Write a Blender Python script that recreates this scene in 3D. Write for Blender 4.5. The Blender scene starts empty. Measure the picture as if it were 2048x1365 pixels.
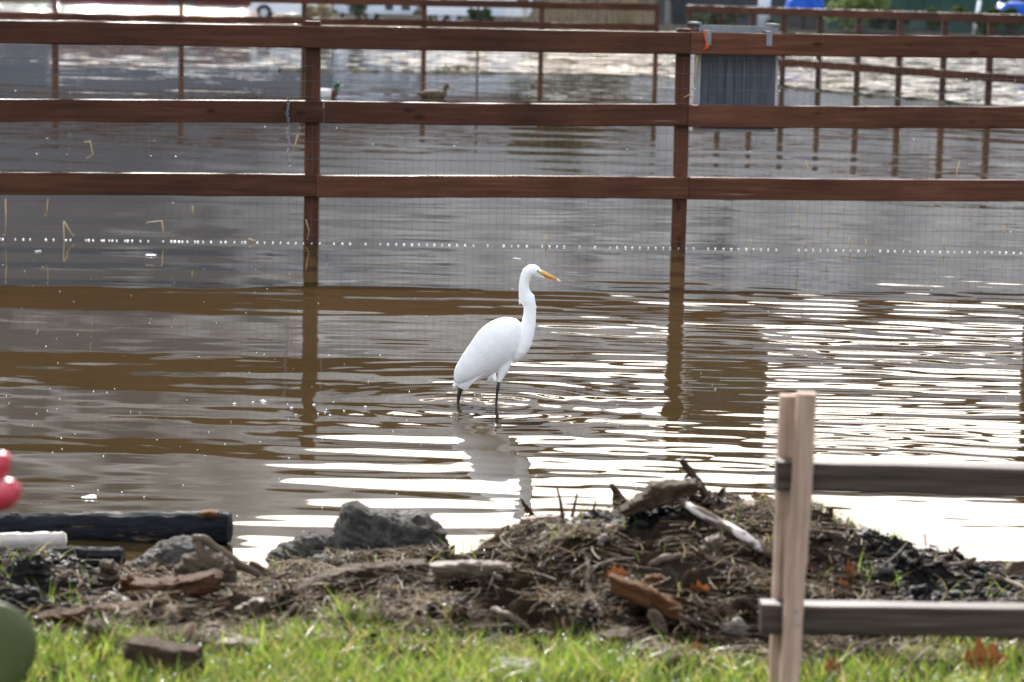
import bpy, bmesh, math, random
import numpy as np
from mathutils import Vector, Matrix
random.seed(7)
rng = np.random.default_rng(11)
S = bpy.context.scene
C = S.collection

# ------------------------------------------------------------------ camera
F = 5200.0                 # focal length in pixels of a 2048 wide picture
CAM_H = 1.67               # eye height above the water
CU, CV, VH = 1024.0, 682.5, -15.0
PITCH = math.atan((CV - VH) / F)
ROLL = math.radians(1.25)
CAMLOC = np.array([0.0, 0.0, CAM_H])
_fw = np.array([0, math.cos(PITCH), -math.sin(PITCH)])
_up = np.array([0, math.sin(PITCH), math.cos(PITCH)])
_rt = np.array([1.0, 0, 0])
_r2 = _rt * math.cos(ROLL) + _up * math.sin(ROLL)
_u2 = _up * math.cos(ROLL) - _rt * math.sin(ROLL)
cam_data = bpy.data.cameras.new('camera')
cam = bpy.data.objects.new('camera', cam_data)
C.objects.link(cam)
M = Matrix(((_r2[0], _u2[0], -_fw[0], 0), (_r2[1], _u2[1], -_fw[1], 0), (_r2[2], _u2[2], -_fw[2], CAM_H), (0, 0, 0, 1)))
cam.matrix_world = M
cam_data.sensor_width = 36.0
cam_data.lens = 36.0 * F / 2048.0
cam_data.clip_start = 0.1
cam_data.clip_end = 6000
S.camera = cam

def ray(u, v):
    return _fw + _r2 * ((u - CU) / F) + _u2 * (-(v - CV) / F)
def P(u, v, d):
    r = ray(u, v)
    return CAMLOC + r * (d / r[1])
def PZ(u, v, z=0.0):
    r = ray(u, v)
    return CAMLOC + r * ((z - CAM_H) / r[2])

D_EGRET = PZ(957, 807)[1]
cam_data.dof.use_dof = True
cam_data.dof.focus_distance = float(np.dot(PZ(957, 760) - CAMLOC, _fw))
cam_data.dof.aperture_fstop = cam_data.lens / 20.0     # 20 mm wide opening

# ------------------------------------------------------------------ sky, sun, exposure
SUN_EL, SUN_AZ = math.radians(29), math.radians(-9)     # azimuth from straight ahead, minus = left
world = bpy.data.worlds.new('World')
S.world = world
world.use_nodes = True
wn = world.node_tree
sky = wn.nodes.new('ShaderNodeTexSky')
sky.sky_type = 'NISHITA'
sky.sun_disc = False
sky.sun_elevation = SUN_EL
sky.sun_rotation = SUN_AZ
sky.dust_density = 3.0
sky.air_density = 1.0
bg = wn.nodes['Background']
bg.inputs['Strength'].default_value = 0.135
# thin unseen cloud veil over the blue, added to lift shade and whiten reflections
wtc = wn.nodes.new('ShaderNodeTexCoord')
wmp = wn.nodes.new('ShaderNodeMapping'); wmp.inputs['Scale'].default_value = (1, 1, 2.5)
wno = wn.nodes.new('ShaderNodeTexNoise'); wno.inputs['Scale'].default_value = 2.2; wno.inputs['Detail'].default_value = 6
wrp = wn.nodes.new('ShaderNodeMapRange'); wrp.inputs['From Min'].default_value = 0.3; wrp.inputs['From Max'].default_value = 0.7; wrp.inputs['To Min'].default_value = 0.2; wrp.inputs['To Max'].default_value = 0.75
wmx = wn.nodes.new('ShaderNodeMix'); wmx.data_type = 'RGBA'; wmx.inputs[7].default_value = (8.6, 8.7, 9.0, 1)
wn.links.new(wtc.outputs['Generated'], wmp.inputs['Vector']); wn.links.new(wmp.outputs[0], wno.inputs['Vector'])
wn.links.new(wno.outputs['Fac'], wrp.inputs['Value']); wn.links.new(wrp.outputs[0], wmx.inputs[0])
wn.links.new(sky.outputs['Color'], wmx.inputs[6]); wn.links.new(wmx.outputs[2], bg.inputs['Color'])
sun_d = bpy.data.lights.new('sun', 'SUN')
sun_d.energy = 5.0
sun_d.angle = math.radians(0.5)
sun_d.color = (1.0, 0.975, 0.95)
sun = bpy.data.objects.new('sun', sun_d)
C.objects.link(sun)
sdir = Vector((math.sin(SUN_AZ) * math.cos(SUN_EL), math.cos(SUN_AZ) * math.cos(SUN_EL), math.sin(SUN_EL)))
sun.rotation_euler = sdir.to_track_quat('Z', 'Y').to_euler()
sun.location = (-8, 12, 14)
S.view_settings.view_transform = 'Standard'
S.view_settings.look = 'None'
S.view_settings.gamma = 1.0
S.view_settings.use_curve_mapping = False
S.view_settings.exposure = 1.25
S.cycles.max_bounces = 6
S.cycles.transparent_max_bounces = 8

# ------------------------------------------------------------------ numpy helpers
def _hash(ix, iy, seed):
    h = (ix.astype(np.int64) * 374761393 + iy.astype(np.int64) * 668265263 + seed * 974711) & 0x7fffffff
    h = ((h ^ (h >> 13)) * 1274126177) & 0x7fffffff
    return ((h ^ (h >> 16)) & 0xffff) / 65535.0
def vnoise(x, y, seed=0):
    x = np.asarray(x, float); y = np.asarray(y, float)
    ix = np.floor(x); iy = np.floor(y)
    fx = x - ix; fy = y - iy
    fx = fx * fx * (3 - 2 * fx); fy = fy * fy * (3 - 2 * fy)
    a = _hash(ix, iy, seed); b = _hash(ix + 1, iy, seed); c = _hash(ix, iy + 1, seed); d = _hash(ix + 1, iy + 1, seed)
    return (a * (1 - fx) + b * fx) * (1 - fy) + (c * (1 - fx) + d * fx) * fy - 0.5
def fbm(x, y, seed=0, octv=4):
    s = 0; a = 1.0
    for k in range(octv):
        s = s + a * vnoise(x * 2 ** k + 17.3 * k, y * 2 ** k - 9.1 * k, seed + k); a *= 0.5
    return s
def sstep(a, b, x):
    t = np.clip((x - a) / (b - a), 0, 1)
    return t * t * (3 - 2 * t)
def nz3(p, s, seed=0):     # cheap 3-D noise for arrays of points (n,3)
    p = np.asarray(p) * s
    return (vnoise(p[:, 0] + 3.1 * p[:, 2], p[:, 1] - 1.7 * p[:, 2], seed) + vnoise(p[:, 2] * 1.3 + 5, p[:, 0] * 1.1 + p[:, 1] * .4, seed + 5)) * 0.8

# ------------------------------------------------------------------ object helpers
def wloc(o):
    v = np.zeros(3)
    while o is not None:
        v = v + np.array(o.matrix_basis.translation); o = o.parent
    return v
def tag(o, label=None, cat=None, group=None, kind=None):
    if label: o['label'] = label
    if cat: o['category'] = cat
    if group: o['group'] = group
    if kind: o['kind'] = kind
    return o
def thing(name, label, cat, loc, group=None):
    o = bpy.data.objects.new(name, None)
    o.empty_display_size = 0.05
    C.objects.link(o)
    o.location = [float(a) for a in loc]
    return tag(o, label, cat, group)
def finish(name, me, mat, parent, smooth, matrix=None, verts_world=True):
    if isinstance(mat, (list, tuple)):
        for m in mat: me.materials.append(m)
    elif mat: me.materials.append(mat)
    if smooth:
        me.polygons.foreach_set('use_smooth', np.ones(len(me.polygons), bool))
    o = bpy.data.objects.new(name, me)
    C.objects.link(o)
    if parent is not None:
        o.parent = parent
        off = wloc(parent)
    else: off = np.zeros(3)
    if matrix is not None:
        m = matrix.copy(); m.translation = m.translation - Vector(off); o.matrix_basis = m
    elif parent is not None:
        o.location = [-float(a) for a in off]
    return o
def recentre(o):
    """move the origin of a top-level world-space mesh to its base centre"""
    me = o.data
    n = len(me.vertices); a = np.empty(n * 3); me.vertices.foreach_get('co', a); a = a.reshape(-1, 3)
    c = np.array([a[:, 0].mean(), a[:, 1].mean(), a[:, 2].min()])
    a -= c; me.vertices.foreach_set('co', a.ravel()); me.update()
    o.location = [float(t) for t in c]
    return o
def mesh_np(name, verts, quads, mat, parent=None, smooth=True, cols=None, matrix=None):
    me = bpy.data.meshes.new(name)
    verts = np.asarray(verts, np.float32); quads = np.asarray(quads, np.int32)
    k = quads.shape[1]
    me.vertices.add(len(verts)); me.vertices.foreach_set('co', verts.ravel())
    me.loops.add(quads.size); me.loops.foreach_set('vertex_index', quads.ravel())
    me.polygons.add(len(quads)); me.polygons.foreach_set('loop_start', np.arange(0, quads.size, k, dtype=np.int32))
    me.polygons.foreach_set('loop_total', np.full(len(quads), k, np.int32))
    me.update(calc_edges=True)
    if cols is not None:
        ca = me.color_attributes.new('Col', 'FLOAT_COLOR', 'POINT')
        c4 = np.ones((len(verts), 4), np.float32); c4[:, :3] = cols
        ca.data.foreach_set('color', c4.ravel())
    return finish(name, me, mat, parent, smooth, matrix)
class MB:
    def __init__(s): s.v = []; s.f = []; s.c = []; s.m = []
    def add(s, v, f, col=None, mi=0):
        b = len(s.v)
        s.v += [tuple(map(float, a)) for a in v]
        s.f += [tuple(i + b for i in q) for q in f]
        s.m += [mi] * len(f)
        if col is not None: s.c += [col] * len(v)
    def box(s, c, h, R=None, col=None, mi=0):
        c = np.array(c, float); pts = []
        for dz in (-1, 1):
            for dx, dy in ((-1, -1), (1, -1), (1, 1), (-1, 1)):
                p = np.array([dx * h[0], dy * h[1], dz * h[2]])
                if R is not None: p = R @ p
                pts.append(c + p)
        s.add(pts, [(3, 2, 1, 0), (4, 5, 6, 7), (0, 1, 5, 4), (1, 2, 6, 5), (2, 3, 7, 6), (3, 0, 4, 7)], col, mi)
    def tube(s, pts, rad, n=8, col=None, cap=True, ell=1.0, mi=0, jit=0.0):
        pts = [np.array(p, float) for p in pts]
        if not hasattr(rad, '__len__'): rad = [rad] * len(pts)
        T = []
        for i in range(len(pts)):
            t = pts[min(i + 1, len(pts) - 1)] - pts[max(i - 1, 0)]
            T.append(t / (np.linalg.norm(t) + 1e-12))
        ref = np.array([0, 0, 1.0]) if abs(T[0][2]) < 0.9 else np.array([0, 1.0, 0])
        a = np.cross(ref, T[0]); a /= np.linalg.norm(a)
        V = []
        for p, t, r in zip(pts, T, rad):
            a = a - t * np.dot(a, t); a /= np.linalg.norm(a); b = np.cross(t, a)
            for k in range(n):
                th = 2 * math.pi * k / n
                rr = r * (1 + jit * random.uniform(-1, 1))
                V.append(p + a * rr * math.cos(th) + b * rr * ell * math.sin(th))
        Fc = []
        for i in range(len(pts) - 1):
            for k in range(n):
                k2 = (k + 1) % n
                Fc.append((i * n + k, i * n + k2, (i + 1) * n + k2, (i + 1) * n + k))
        if cap:
            Fc.append(tuple(range(n - 1, -1, -1))); Fc.append(tuple((len(pts) - 1) * n + k for k in range(n)))
        s.add(V, Fc, col, mi)
    def sphere(s, c, r, n=8, m=6, col=None, mi=0, R=None):
        if not hasattr(r, '__len__'): r = (r, r, r)
        V = [(0, 0, 1)]
        for i in range(1, m):
            ph = math.pi * i / m
            for k in range(n):
                th = 2 * math.pi * k / n
                V.append((math.sin(ph) * math.cos(th), math.sin(ph) * math.sin(th), math.cos(ph)))
        V.append((0, 0, -1)); V = np.array(V) * np.array(r)
        if R is not None: V = V @ R.T
        V = V + np.array(c)
        Fc = []
        for k in range(n): Fc.append((0, 1 + k, 1 + (k + 1) % n))
        for i in range(m - 2):
            for k in range(n):
                a = 1 + i * n + k; b = 1 + i * n + (k + 1) % n
                Fc.append((a, a + n, b + n, b))
        L = len(V) - 1
        for k in range(n): Fc.append((L, L - n + (k + 1) % n, L - n + k))
        s.add(V, Fc, col, mi)
    def extrude(s, poly, axis_y0, axis_y1, col=None, mi=0):
        """poly of (x,z) pushed along y"""
        n = len(poly)
        V = [(x, axis_y0, z) for x, z in poly] + [(x, axis_y1, z) for x, z in poly]
        Fc = [tuple(range(n)), tuple(range(2 * n - 1, n - 1, -1))]
        for k in range(n):
            k2 = (k + 1) % n
            Fc.append((k, k + n, k2 + n, k2))
        s.add(V, Fc, col, mi)
    def build(s, name, mat, parent=None, smooth=False, matrix=None):
        me = bpy.data.meshes.new(name)
        me.from_pydata(s.v, [], s.f)
        if s.c:
            ca = me.color_attributes.new('Col', 'FLOAT_COLOR', 'POINT')
            c4 = np.ones((len(s.v), 4), np.float32); c4[:, :3] = np.array(s.c)[:, :3]
            ca.data.foreach_set('color', c4.ravel())
        o = finish(name, me, mat, parent, smooth, matrix)
        if isinstance(mat, (list, tuple)):
            me.polygons.foreach_set('material_index', np.array(s.m, np.int32))
        return o

# ------------------------------------------------------------------ materials
def ND(nt, t, **kw):
    n = nt.nodes.new(t)
    for k, v in kw.items():
        if k.startswith('in_'):
            key = k[3:]
            n.inputs[int(key) if key.isdigit() else key].default_value = v
        else: setattr(n, k, v)
    return n
def ramp(nt, stops):
    r = nt.nodes.new('ShaderNodeValToRGB')
    e = r.color_ramp.elements
    while len(e) < len(stops): e.new(0.5)
    for el, (p, c) in zip(e, stops):
        el.position = p; el.color = (*c, 1) if len(c) == 3 else c
    return r
def mat(name, stops, scale=8, detail=5, stretch=(1, 1, 1), rough=0.6, bump=0.0, bscale=None, bdist=0.01,
        coord='Object', use_col=False, spec=0.025, metallic=0.0, transl=0.0, rough_var=0.0, knots=False, nrough=0.6, patch=None):
    m = bpy.data.materials.new(name)
    m.use_nodes = True
    nt = m.node_tree; L = nt.links.new
    b = nt.nodes['Principled BSDF']; out = nt.nodes['Material Output']
    tc = ND(nt, 'ShaderNodeTexCoord')
    oi = ND(nt, 'ShaderNodeObjectInfo')
    mu = ND(nt, 'ShaderNodeMath', operation='MULTIPLY', in_1=37.0)
    L(oi.outputs['Random'], mu.inputs[0])
    ad = ND(nt, 'ShaderNodeVectorMath', operation='ADD')
    L(tc.outputs[coord], ad.inputs[0]); L(mu.outputs[0], ad.inputs[1])
    mp = ND(nt, 'ShaderNodeMapping'); mp.inputs['Scale'].default_value = stretch
    L(ad.outputs[0], mp.inputs['Vector'])
    no = ND(nt, 'ShaderNodeTexNoise'); no.inputs['Scale'].default_value = scale; no.inputs['Detail'].default_value = detail
    no.inputs['Roughness'].default_value = nrough
    L(mp.outputs[0], no.inputs['Vector'])
    rp = ramp(nt, stops); L(no.outputs['Fac'], rp.inputs['Fac'])
    col = rp.outputs['Color']
    if knots:
        vo = ND(nt, 'ShaderNodeTexVoronoi'); vo.inputs['Scale'].default_value = 3.4
        mp2 = ND(nt, 'ShaderNodeMapping'); mp2.inputs['Scale'].default_value = (1, 2.2, 2.2)
        L(ad.outputs[0], mp2.inputs['Vector']); L(mp2.outputs[0], vo.inputs['Vector'])
        kr = ramp(nt, [(0.05, (0.2, 0.15, 0.13)), (0.17, (1, 1, 1))]); L(vo.outputs['Distance'], kr.inputs['Fac'])
        mx = ND(nt, 'ShaderNodeMix', data_type='RGBA', blend_type='MULTIPLY'); mx.inputs[0].default_value = 0.75
        L(col, mx.inputs[6]); L(kr.outputs['Color'], mx.inputs[7]); col = mx.outputs[2]
    if patch:
        pn = ND(nt, 'ShaderNodeTexNoise'); pn.inputs['Scale'].default_value = patch[0]; pn.inputs['Detail'].default_value = 4
        L(mp.outputs[0] if len(patch) > 4 else ad.outputs[0], pn.inputs['Vector'])
        pr = ramp(nt, [(patch[1], (0, 0, 0)), (patch[2], (1, 1, 1))]); L(pn.outputs['Fac'], pr.inputs['Fac'])
        mx = ND(nt, 'ShaderNodeMix', data_type='RGBA'); mx.inputs[7].default_value = (*patch[3], 1)
        L(pr.outputs['Color'], mx.inputs[0]); L(col, mx.inputs[6]); col = mx.outputs[2]
    if knots:
        vr = ND(nt, 'ShaderNodeMapRange'); vr.inputs['To Min'].default_value = 0.72; vr.inputs['To Max'].default_value = 1.2
        L(oi.outputs['Random'], vr.inputs['Value'])
        big = ND(nt, 'ShaderNodeTexNoise'); big.inputs['Scale'].default_value = 1.3; big.inputs['Detail'].default_value = 3; L(ad.outputs[0], big.inputs['Vector'])
        b2 = ND(nt, 'ShaderNodeMapRange'); b2.inputs['From Min'].default_value = .3; b2.inputs['From Max'].default_value = .7; b2.inputs['To Min'].default_value = 0.65; b2.inputs['To Max'].default_value = 1.3
        L(big.outputs['Fac'], b2.inputs['Value'])
        mm = ND(nt, 'ShaderNodeMath', operation='MULTIPLY'); L(vr.outputs[0], mm.inputs[0]); L(b2.outputs[0], mm.inputs[1])
        mx = ND(nt, 'ShaderNodeMix', data_type='RGBA', blend_type='MULTIPLY'); mx.inputs[0].default_value = 1
        L(col, mx.inputs[6]); L(mm.outputs[0], mx.inputs[7]); col = mx.outputs[2]
    if use_col:
        at = ND(nt, 'ShaderNodeAttribute', attribute_name='Col')
        mx = ND(nt, 'ShaderNodeMix', data_type='RGBA', blend_type='MULTIPLY'); mx.inputs[0].default_value = 1
        L(col, mx.inputs[6]); L(at.outputs['Color'], mx.inputs[7]); col = mx.outputs[2]
    L(col, b.inputs['Base Color'])
    b.inputs['Roughness'].default_value = rough
    b.inputs['Specular IOR Level'].default_value = spec
    b.inputs['Metallic'].default_value = metallic
    if rough_var:
        rr = ND(nt, 'ShaderNodeMapRange'); rr.inputs['To Min'].default_value = max(0.05, rough - rough_var); rr.inputs['To Max'].default_value = min(1, rough + rough_var)
        n3 = ND(nt, 'ShaderNodeTexNoise'); n3.inputs['Scale'].default_value = scale * 0.5; L(mp.outputs[0], n3.inputs['Vector'])
        rr.inputs['From Min'].default_value = 0.35; rr.inputs['From Max'].default_value = 0.65
        L(n3.outputs['Fac'], rr.inputs['Value']); L(rr.outputs[0], b.inputs['Roughness'])
    if bump:
        n2 = ND(nt, 'ShaderNodeTexNoise'); n2.inputs['Scale'].default_value = bscale or scale * 3; n2.inputs['Detail'].default_value = 6
        n2.inputs['Roughness'].default_value = 0.65
        L(mp.outputs[0], n2.inputs['Vector'])
        bp = ND(nt, 'ShaderNodeBump'); bp.inputs['Strength'].default_value = bump; bp.inputs['Distance'].default_value = bdist
        L(n2.outputs['Fac'], bp.inputs['Height']); L(bp.outputs[0], b.inputs['Normal'])
    if transl:
        tr = ND(nt, 'ShaderNodeBsdfTranslucent'); L(col, tr.inputs['Color'])
        ms = ND(nt, 'ShaderNodeMixShader'); ms.inputs[0].default_value = transl
        L(b.outputs[0], ms.inputs[1]); L(tr.outputs[0], ms.inputs[2]); L(ms.outputs[0], out.inputs['Surface'])
    return m
W = (1, 1, 1)
M_stain = mat('stained_wood', [(0.3, (0.04306, 0.01656, 0.009108)), (0.52, (0.07038, 0.02732, 0.0149)), (0.75, (0.1035, 0.04306, 0.02484))], scale=5, stretch=(0.5, 9, 9), rough=0.55, spec=0.12, bump=0.25, bscale=14, bdist=0.004, knots=True, rough_var=0.12, patch=(3.0, 0.69, 0.78, (0.16, 0.11, 0.085), 1))
M_postst = mat('stained_post', [(0.3, (0.06, 0.025, 0.013)), (0.7, (0.12, 0.055, 0.03))], scale=5, stretch=(9, 9, 0.6), rough=0.65, bump=0.25, bscale=14, bdist=0.004)
M_wire = mat('galvanised_wire', [(0.3, (0.10, 0.105, 0.11)), (0.7, (0.2, 0.2, 0.21))], scale=30, rough=0.5, metallic=0.5)
M_galv = mat('galvanised_sheet', [(0.3, (0.135, 0.1485, 0.162)), (0.7, (0.216, 0.225, 0.2385))], scale=14, rough=0.4, metallic=0.35, rough_var=0.12)
M_boxwood = mat('weathered_grey_panel', [(0.3, (0.05063, 0.05738, 0.0675)), (0.6, (0.08775, 0.0945, 0.108)), (0.8, (0.1215, 0.1283, 0.135))], scale=6, stretch=(9, 9, 0.6), rough=0.75, bump=0.3, bscale=10)
M_palewood = mat('pale_wood_edge', [(0.3, (0.288, 0.288, 0.296)), (0.7, (0.4, 0.4, 0.4))], scale=8, stretch=(6, 6, 1), rough=0.7)
M_stake = mat('pale_stake_wood', [(0.3, (0.22, 0.145, 0.105)), (0.5, (0.37, 0.26, 0.20)), (0.75, (0.47, 0.36, 0.29))], scale=5, stretch=(0.5, 10, 10), rough=0.7, bump=0.4, bscale=10, bdist=0.004, nrough=.7, patch=(7, 0.60, 0.72, (0.17, 0.105, 0.07), 1))
M_grayrail = mat('weathered_grey_wood', [(0.3, (0.016, 0.011, 0.008)), (0.46, (0.04, 0.029, 0.021)), (0.58, (0.06, 0.045, 0.034)), (0.75, (0.12, 0.095, 0.077))], scale=6, stretch=(0.5, 13, 13), rough=0.5, spec=0.18, bump=0.5, bscale=9, bdist=0.006, nrough=.7, patch=(4, 0.56, 0.7, (0.028, 0.018, 0.013), 1))
M_rock = mat('grey_rock', [(0.3, (0.0216, 0.01958, 0.01688)), (0.5, (0.0567, 0.05265, 0.04725)), (0.72, (0.162, 0.1512, 0.1323))], scale=16, detail=10, rough=0.7, bump=1.0, bscale=34, bdist=0.03, rough_var=0.15, nrough=.75, patch=(9, 0.58, 0.72, (0.04, 0.028, 0.018)))
M_rockbrown = mat('brown_stone', [(0.25, (0.028, 0.0208, 0.0144)), (0.75, (0.088, 0.068, 0.048))], scale=18, detail=7, rough=0.75, bump=0.6, bscale=50, bdist=0.008)
M_palestone = mat('pale_stone', [(0.25, (0.084, 0.075, 0.066)), (0.75, (0.18, 0.162, 0.144))], scale=18, rough=0.5, bump=0.4, bscale=50, bdist=0.006)
M_char = mat('charred_wood', [(0.3, (0.010, 0.011, 0.013)), (0.6, (0.022, 0.024, 0.028)), (0.85, (0.06, 0.06, 0.062))], scale=7, stretch=(0.6, 5, 5), rough=0.6, bump=1.0, bscale=12, bdist=0.03, rough_var=0.25, patch=(5, 0.63, 0.72, (0.20, 0.15, 0.11), 1))
M_bleach = mat('bleached_wood', [(0.3, (0.336, 0.296, 0.264)), (0.7, (0.496, 0.456, 0.416))], scale=6, stretch=(0.6, 9, 9), rough=0.6, bump=0.3, bscale=10, bdist=0.004)
M_bark = mat('rough_bark', [(0.25, (0.01688, 0.0105, 0.00675)), (0.5, (0.045, 0.02925, 0.01875)), (0.8, (0.09, 0.06187, 0.04125))], scale=9, stretch=(0.6, 6, 6), rough=0.7, bump=1.0, bscale=11, bdist=0.012)
M_barkred = mat('red_brown_bark', [(0.25, (0.02475, 0.01114, 0.005775)), (0.5, (0.05775, 0.02887, 0.01485)), (0.8, (0.1031, 0.06187, 0.03713))], scale=10, stretch=(0.7, 6, 6), rough=0.7, bump=1.0, bscale=14, bdist=0.01)
M_rotten = mat('rotten_orange_wood', [(0.25, (0.0324, 0.01368, 0.00576)), (0.5, (0.072, 0.03312, 0.0144)), (0.8, (0.108, 0.0576, 0.027))], scale=9, stretch=(0.7, 6, 6), rough=0.7, bump=0.8, bscale=14, bdist=0.008)
M_stick = mat('dark_stick_bark', [(0.25, (0.02, 0.0145, 0.01)), (0.6, (0.05, 0.037, 0.026)), (0.85, (0.095, 0.0725, 0.0525))], scale=12, stretch=(0.7, 5, 5), rough=0.6, bump=0.7, bscale=20, bdist=0.005)
M_stickpale = mat('pale_stick', [(0.25, (0.05362, 0.03919, 0.02722)), (0.6, (0.1031, 0.07838, 0.05775)), (0.85, (0.1568, 0.1279, 0.099))], scale=12, stretch=(0.7, 5, 5), rough=0.55, bump=0.5, bscale=20, bdist=0.004)
M_peeled = mat('half_peeled_stick', [(0.3, (0.045, 0.035, 0.028)), (0.55, (0.11, 0.082, 0.06))], scale=9, stretch=(0.7, 4, 4), rough=0.4, bump=0.6, bscale=18, bdist=0.005, patch=(6.5, 0.52, 0.58, (0.50, 0.44, 0.42), 1))
M_leafdead = mat('dead_oak_leaf', [(0.25, (0.075, 0.0255, 0.00975)), (0.6, (0.165, 0.0585, 0.021)), (0.85, (0.225, 0.105, 0.045))], scale=25, rough=0.5, bump=0.3, bscale=60, bdist=0.003, transl=0.35)
M_litter = mat('litter', [(0.3, (0.65, 0.65, 0.65)), (0.7, (1.3, 1.3, 1.3))], scale=60, rough=0.75, spec=0.01, use_col=True, rough_var=0.25, bump=0.3, bdist=0.003)
M_mudclod = mat('wet_mud', [(0.3, (0.008, 0.0078, 0.0074)), (0.6, (0.016, 0.015, 0.014)), (0.8, (0.035, 0.032, 0.029))], scale=22, detail=8, rough=0.6, spec=0.08, bump=1.0, bscale=60, bdist=0.02, rough_var=0.2)
M_grass = mat('grass_blade', [(0.3, (0.85, 0.85, 0.85)), (0.7, (1.1, 1.1, 1.1))], scale=20, rough=0.35, spec=0.3, use_col=True, transl=0.5, coord='Object')
M_straw = mat('dry_straw', [(0.3, (0.38, 0.29, 0.15)), (0.7, (0.58, 0.46, 0.27))], scale=30, rough=0.5, transl=0.2)
M_dew = bpy.data.materials.new('water_drop'); M_dew.use_nodes = True
_b = M_dew.node_tree.nodes['Principled BSDF']; _b.inputs['Base Color'].default_value = (0.9, 0.93, 0.95, 1); _b.inputs['Metallic'].default_value = 1.0; _b.inputs['Roughness'].default_value = 0.12
M_foam = mat('white_foam', [(0.3, (0.75, 0.75, 0.75)), (0.7, (0.85, 0.85, 0.85))], scale=30, rough=0.3)
M_chain = mat('chain_steel', [(0.3, (0.16, 0.18, 0.22)), (0.7, (0.3, 0.32, 0.36))], scale=30, rough=0.35, metallic=0.8)
M_orange = mat('orange_cord', [(0.3, (0.45, 0.07, 0.02)), (0.7, (0.6, 0.11, 0.03))], scale=30, rough=0.6)
# egret
M_feather = mat('white_feathers', [(0.3, (0.776, 0.776, 0.776)), (0.7, (0.8342, 0.8342, 0.8293))], scale=14, stretch=(1, 1, 1), rough=0.75, spec=0.2, bump=0.25, bscale=60, bdist=0.003)
M_featherw = mat('white_wing_feathers', [(0.3, (0.80, 0.80, 0.80)), (0.7, (0.86, 0.86, 0.855))], scale=20, rough=0.7, spec=0.2, transl=0.12)
M_bill = mat('orange_bill', [(0.3, (0.62, 0.27, 0.05)), (0.7, (0.75, 0.38, 0.09))], spec=0.4, scale=12, rough=0.4)
M_billtip = mat('pale_bill_tip', [(0.3, (0.6, 0.55, 0.48)), (0.7, (0.75, 0.7, 0.62))], scale=12, rough=0.4)
M_lore = mat('green_lore_skin', [(0.3, (0.26, 0.34, 0.13)), (0.7, (0.42, 0.47, 0.22))], scale=60, rough=0.5)
M_eyey = mat('yellow_iris', [(0.3, (0.5, 0.42, 0.08)), (0.7, (0.6, 0.5, 0.12))], spec=0.4, scale=60, rough=0.2)
M_black = mat('black_leg_skin', [(0.3, (0.010, 0.011, 0.014)), (0.7, (0.022, 0.024, 0.03))], spec=0.4, scale=40, rough=0.4, bump=0.4, bscale=120, bdist=0.002)

# ------------------------------------------------------------------ terrain
_cres = [(-700, 1120), (-200, 1110), (0, 1098), (120, 1108), (230, 1150), (330, 1160), (450, 1150), (560, 1145), (700, 1130), (880, 1122), (950, 1095), (1030, 1058),
         (1120, 1030), (1220, 1012), (1300, 1000), (1400, 1003), (1500, 1015), (1570, 1022), (1640, 1024), (1700, 1052), (1800, 1086), (1900, 1118), (1960, 1140), (2048, 1152), (2300, 1160), (2800, 1150)]
YC = 7.0
_cp = np.array([P(u, v + 5, YC) for u, v in _cres])
def height(x, y):
    x = np.asarray(x, float); y = np.asarray(y, float)
    zc = np.interp(x, _cp[:, 0], _cp[:, 2])
    yc = YC + 0.05 * vnoise(x * 3, x * 0 + 4, 3)
    zg = 0.14 + 0.02 * fbm(x * 1.5, y * 1.5, 21) - 0.01 * np.clip(y - 5.5, 0, 1)
    t = sstep(6.05, 6.95, y + 0.10 * vnoise(x * 2.5, y * 2.5, 9))
    up = zg * (1 - t) + zc * t
    dn = zc - (zc + 0.7) * sstep(0.0, 1.6, y - yc) - 0.10 * sstep(0.0, 0.3, y - yc)
    z = np.where(y < yc, up, dn)
    mound = sstep(5.85, 6.2, y) * (1 - sstep(7.3, 7.8, y))
    lump = 0.075 * fbm(x * 6, y * 6, 5, 4) + 0.055 * fbm(x * 17, y * 17, 15, 3) - 0.01
    z = z + mound * lump * (1 - 0.55 * np.exp(-((y - yc) / 0.12) ** 2)) + (1 - mound) * 0.008 * fbm(x * 12, y * 12, 6, 3)
    # far shore
    far = sstep(0, 3, y - np.where(x < -13.2, 212, 122 + 2.0 * vnoise(x * .1, x * 0, 8)))
    z = np.where(y > 60, -0.7 + far * (0.80 + 0.25 * fbm(x * .06, y * .06, 31)), z)
    z = np.where(y > 320, z + (y - 320) * 0.002, z)
    return z
_xf = np.arange(-3.2, 3.2, 0.02)
_xs = np.concatenate([[-4000, -2000, -1000, -500, -250, -120, -80, -60, -45, -35, -25, -18, -14, -13.2, -12, -9, -7, -5.5, -4.6, -4, -3.6, -3.4], _xf, [3.2, 3.4, 3.6, 4, 4.6, 5.5, 7, 9, 12, 18, 25, 35, 45, 60, 80, 120, 250, 500, 1000, 2000, 4000]])
_ys = np.concatenate([[-3000, -1000, -300, -100, -30, -10, -3, 0, 1.5, 2.5, 3.3, 4.0, 4.3, 4.6], np.arange(4.8, 8.0, 0.02), [8.0, 8.1, 8.3, 8.6, 9, 10, 14, 25, 40, 59, 61, 80, 110, 118, 120, 121, 122, 123, 124, 125, 126, 128, 131, 135, 140, 150, 160, 180, 200, 208, 211, 213, 215, 217, 220, 230, 250, 300, 330, 400, 600, 1000, 2000, 5000]])
GX, GY = np.meshgrid(_xs, _ys)
GZ = height(GX, GY)
def grid_faces(nr, nc):
    i = np.arange(nr * nc).reshape(nr, nc)
    return np.stack([i[:-1, :-1], i[:-1, 1:], i[1:, 1:], i[1:, :-1]], -1).reshape(-1, 4)
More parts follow.
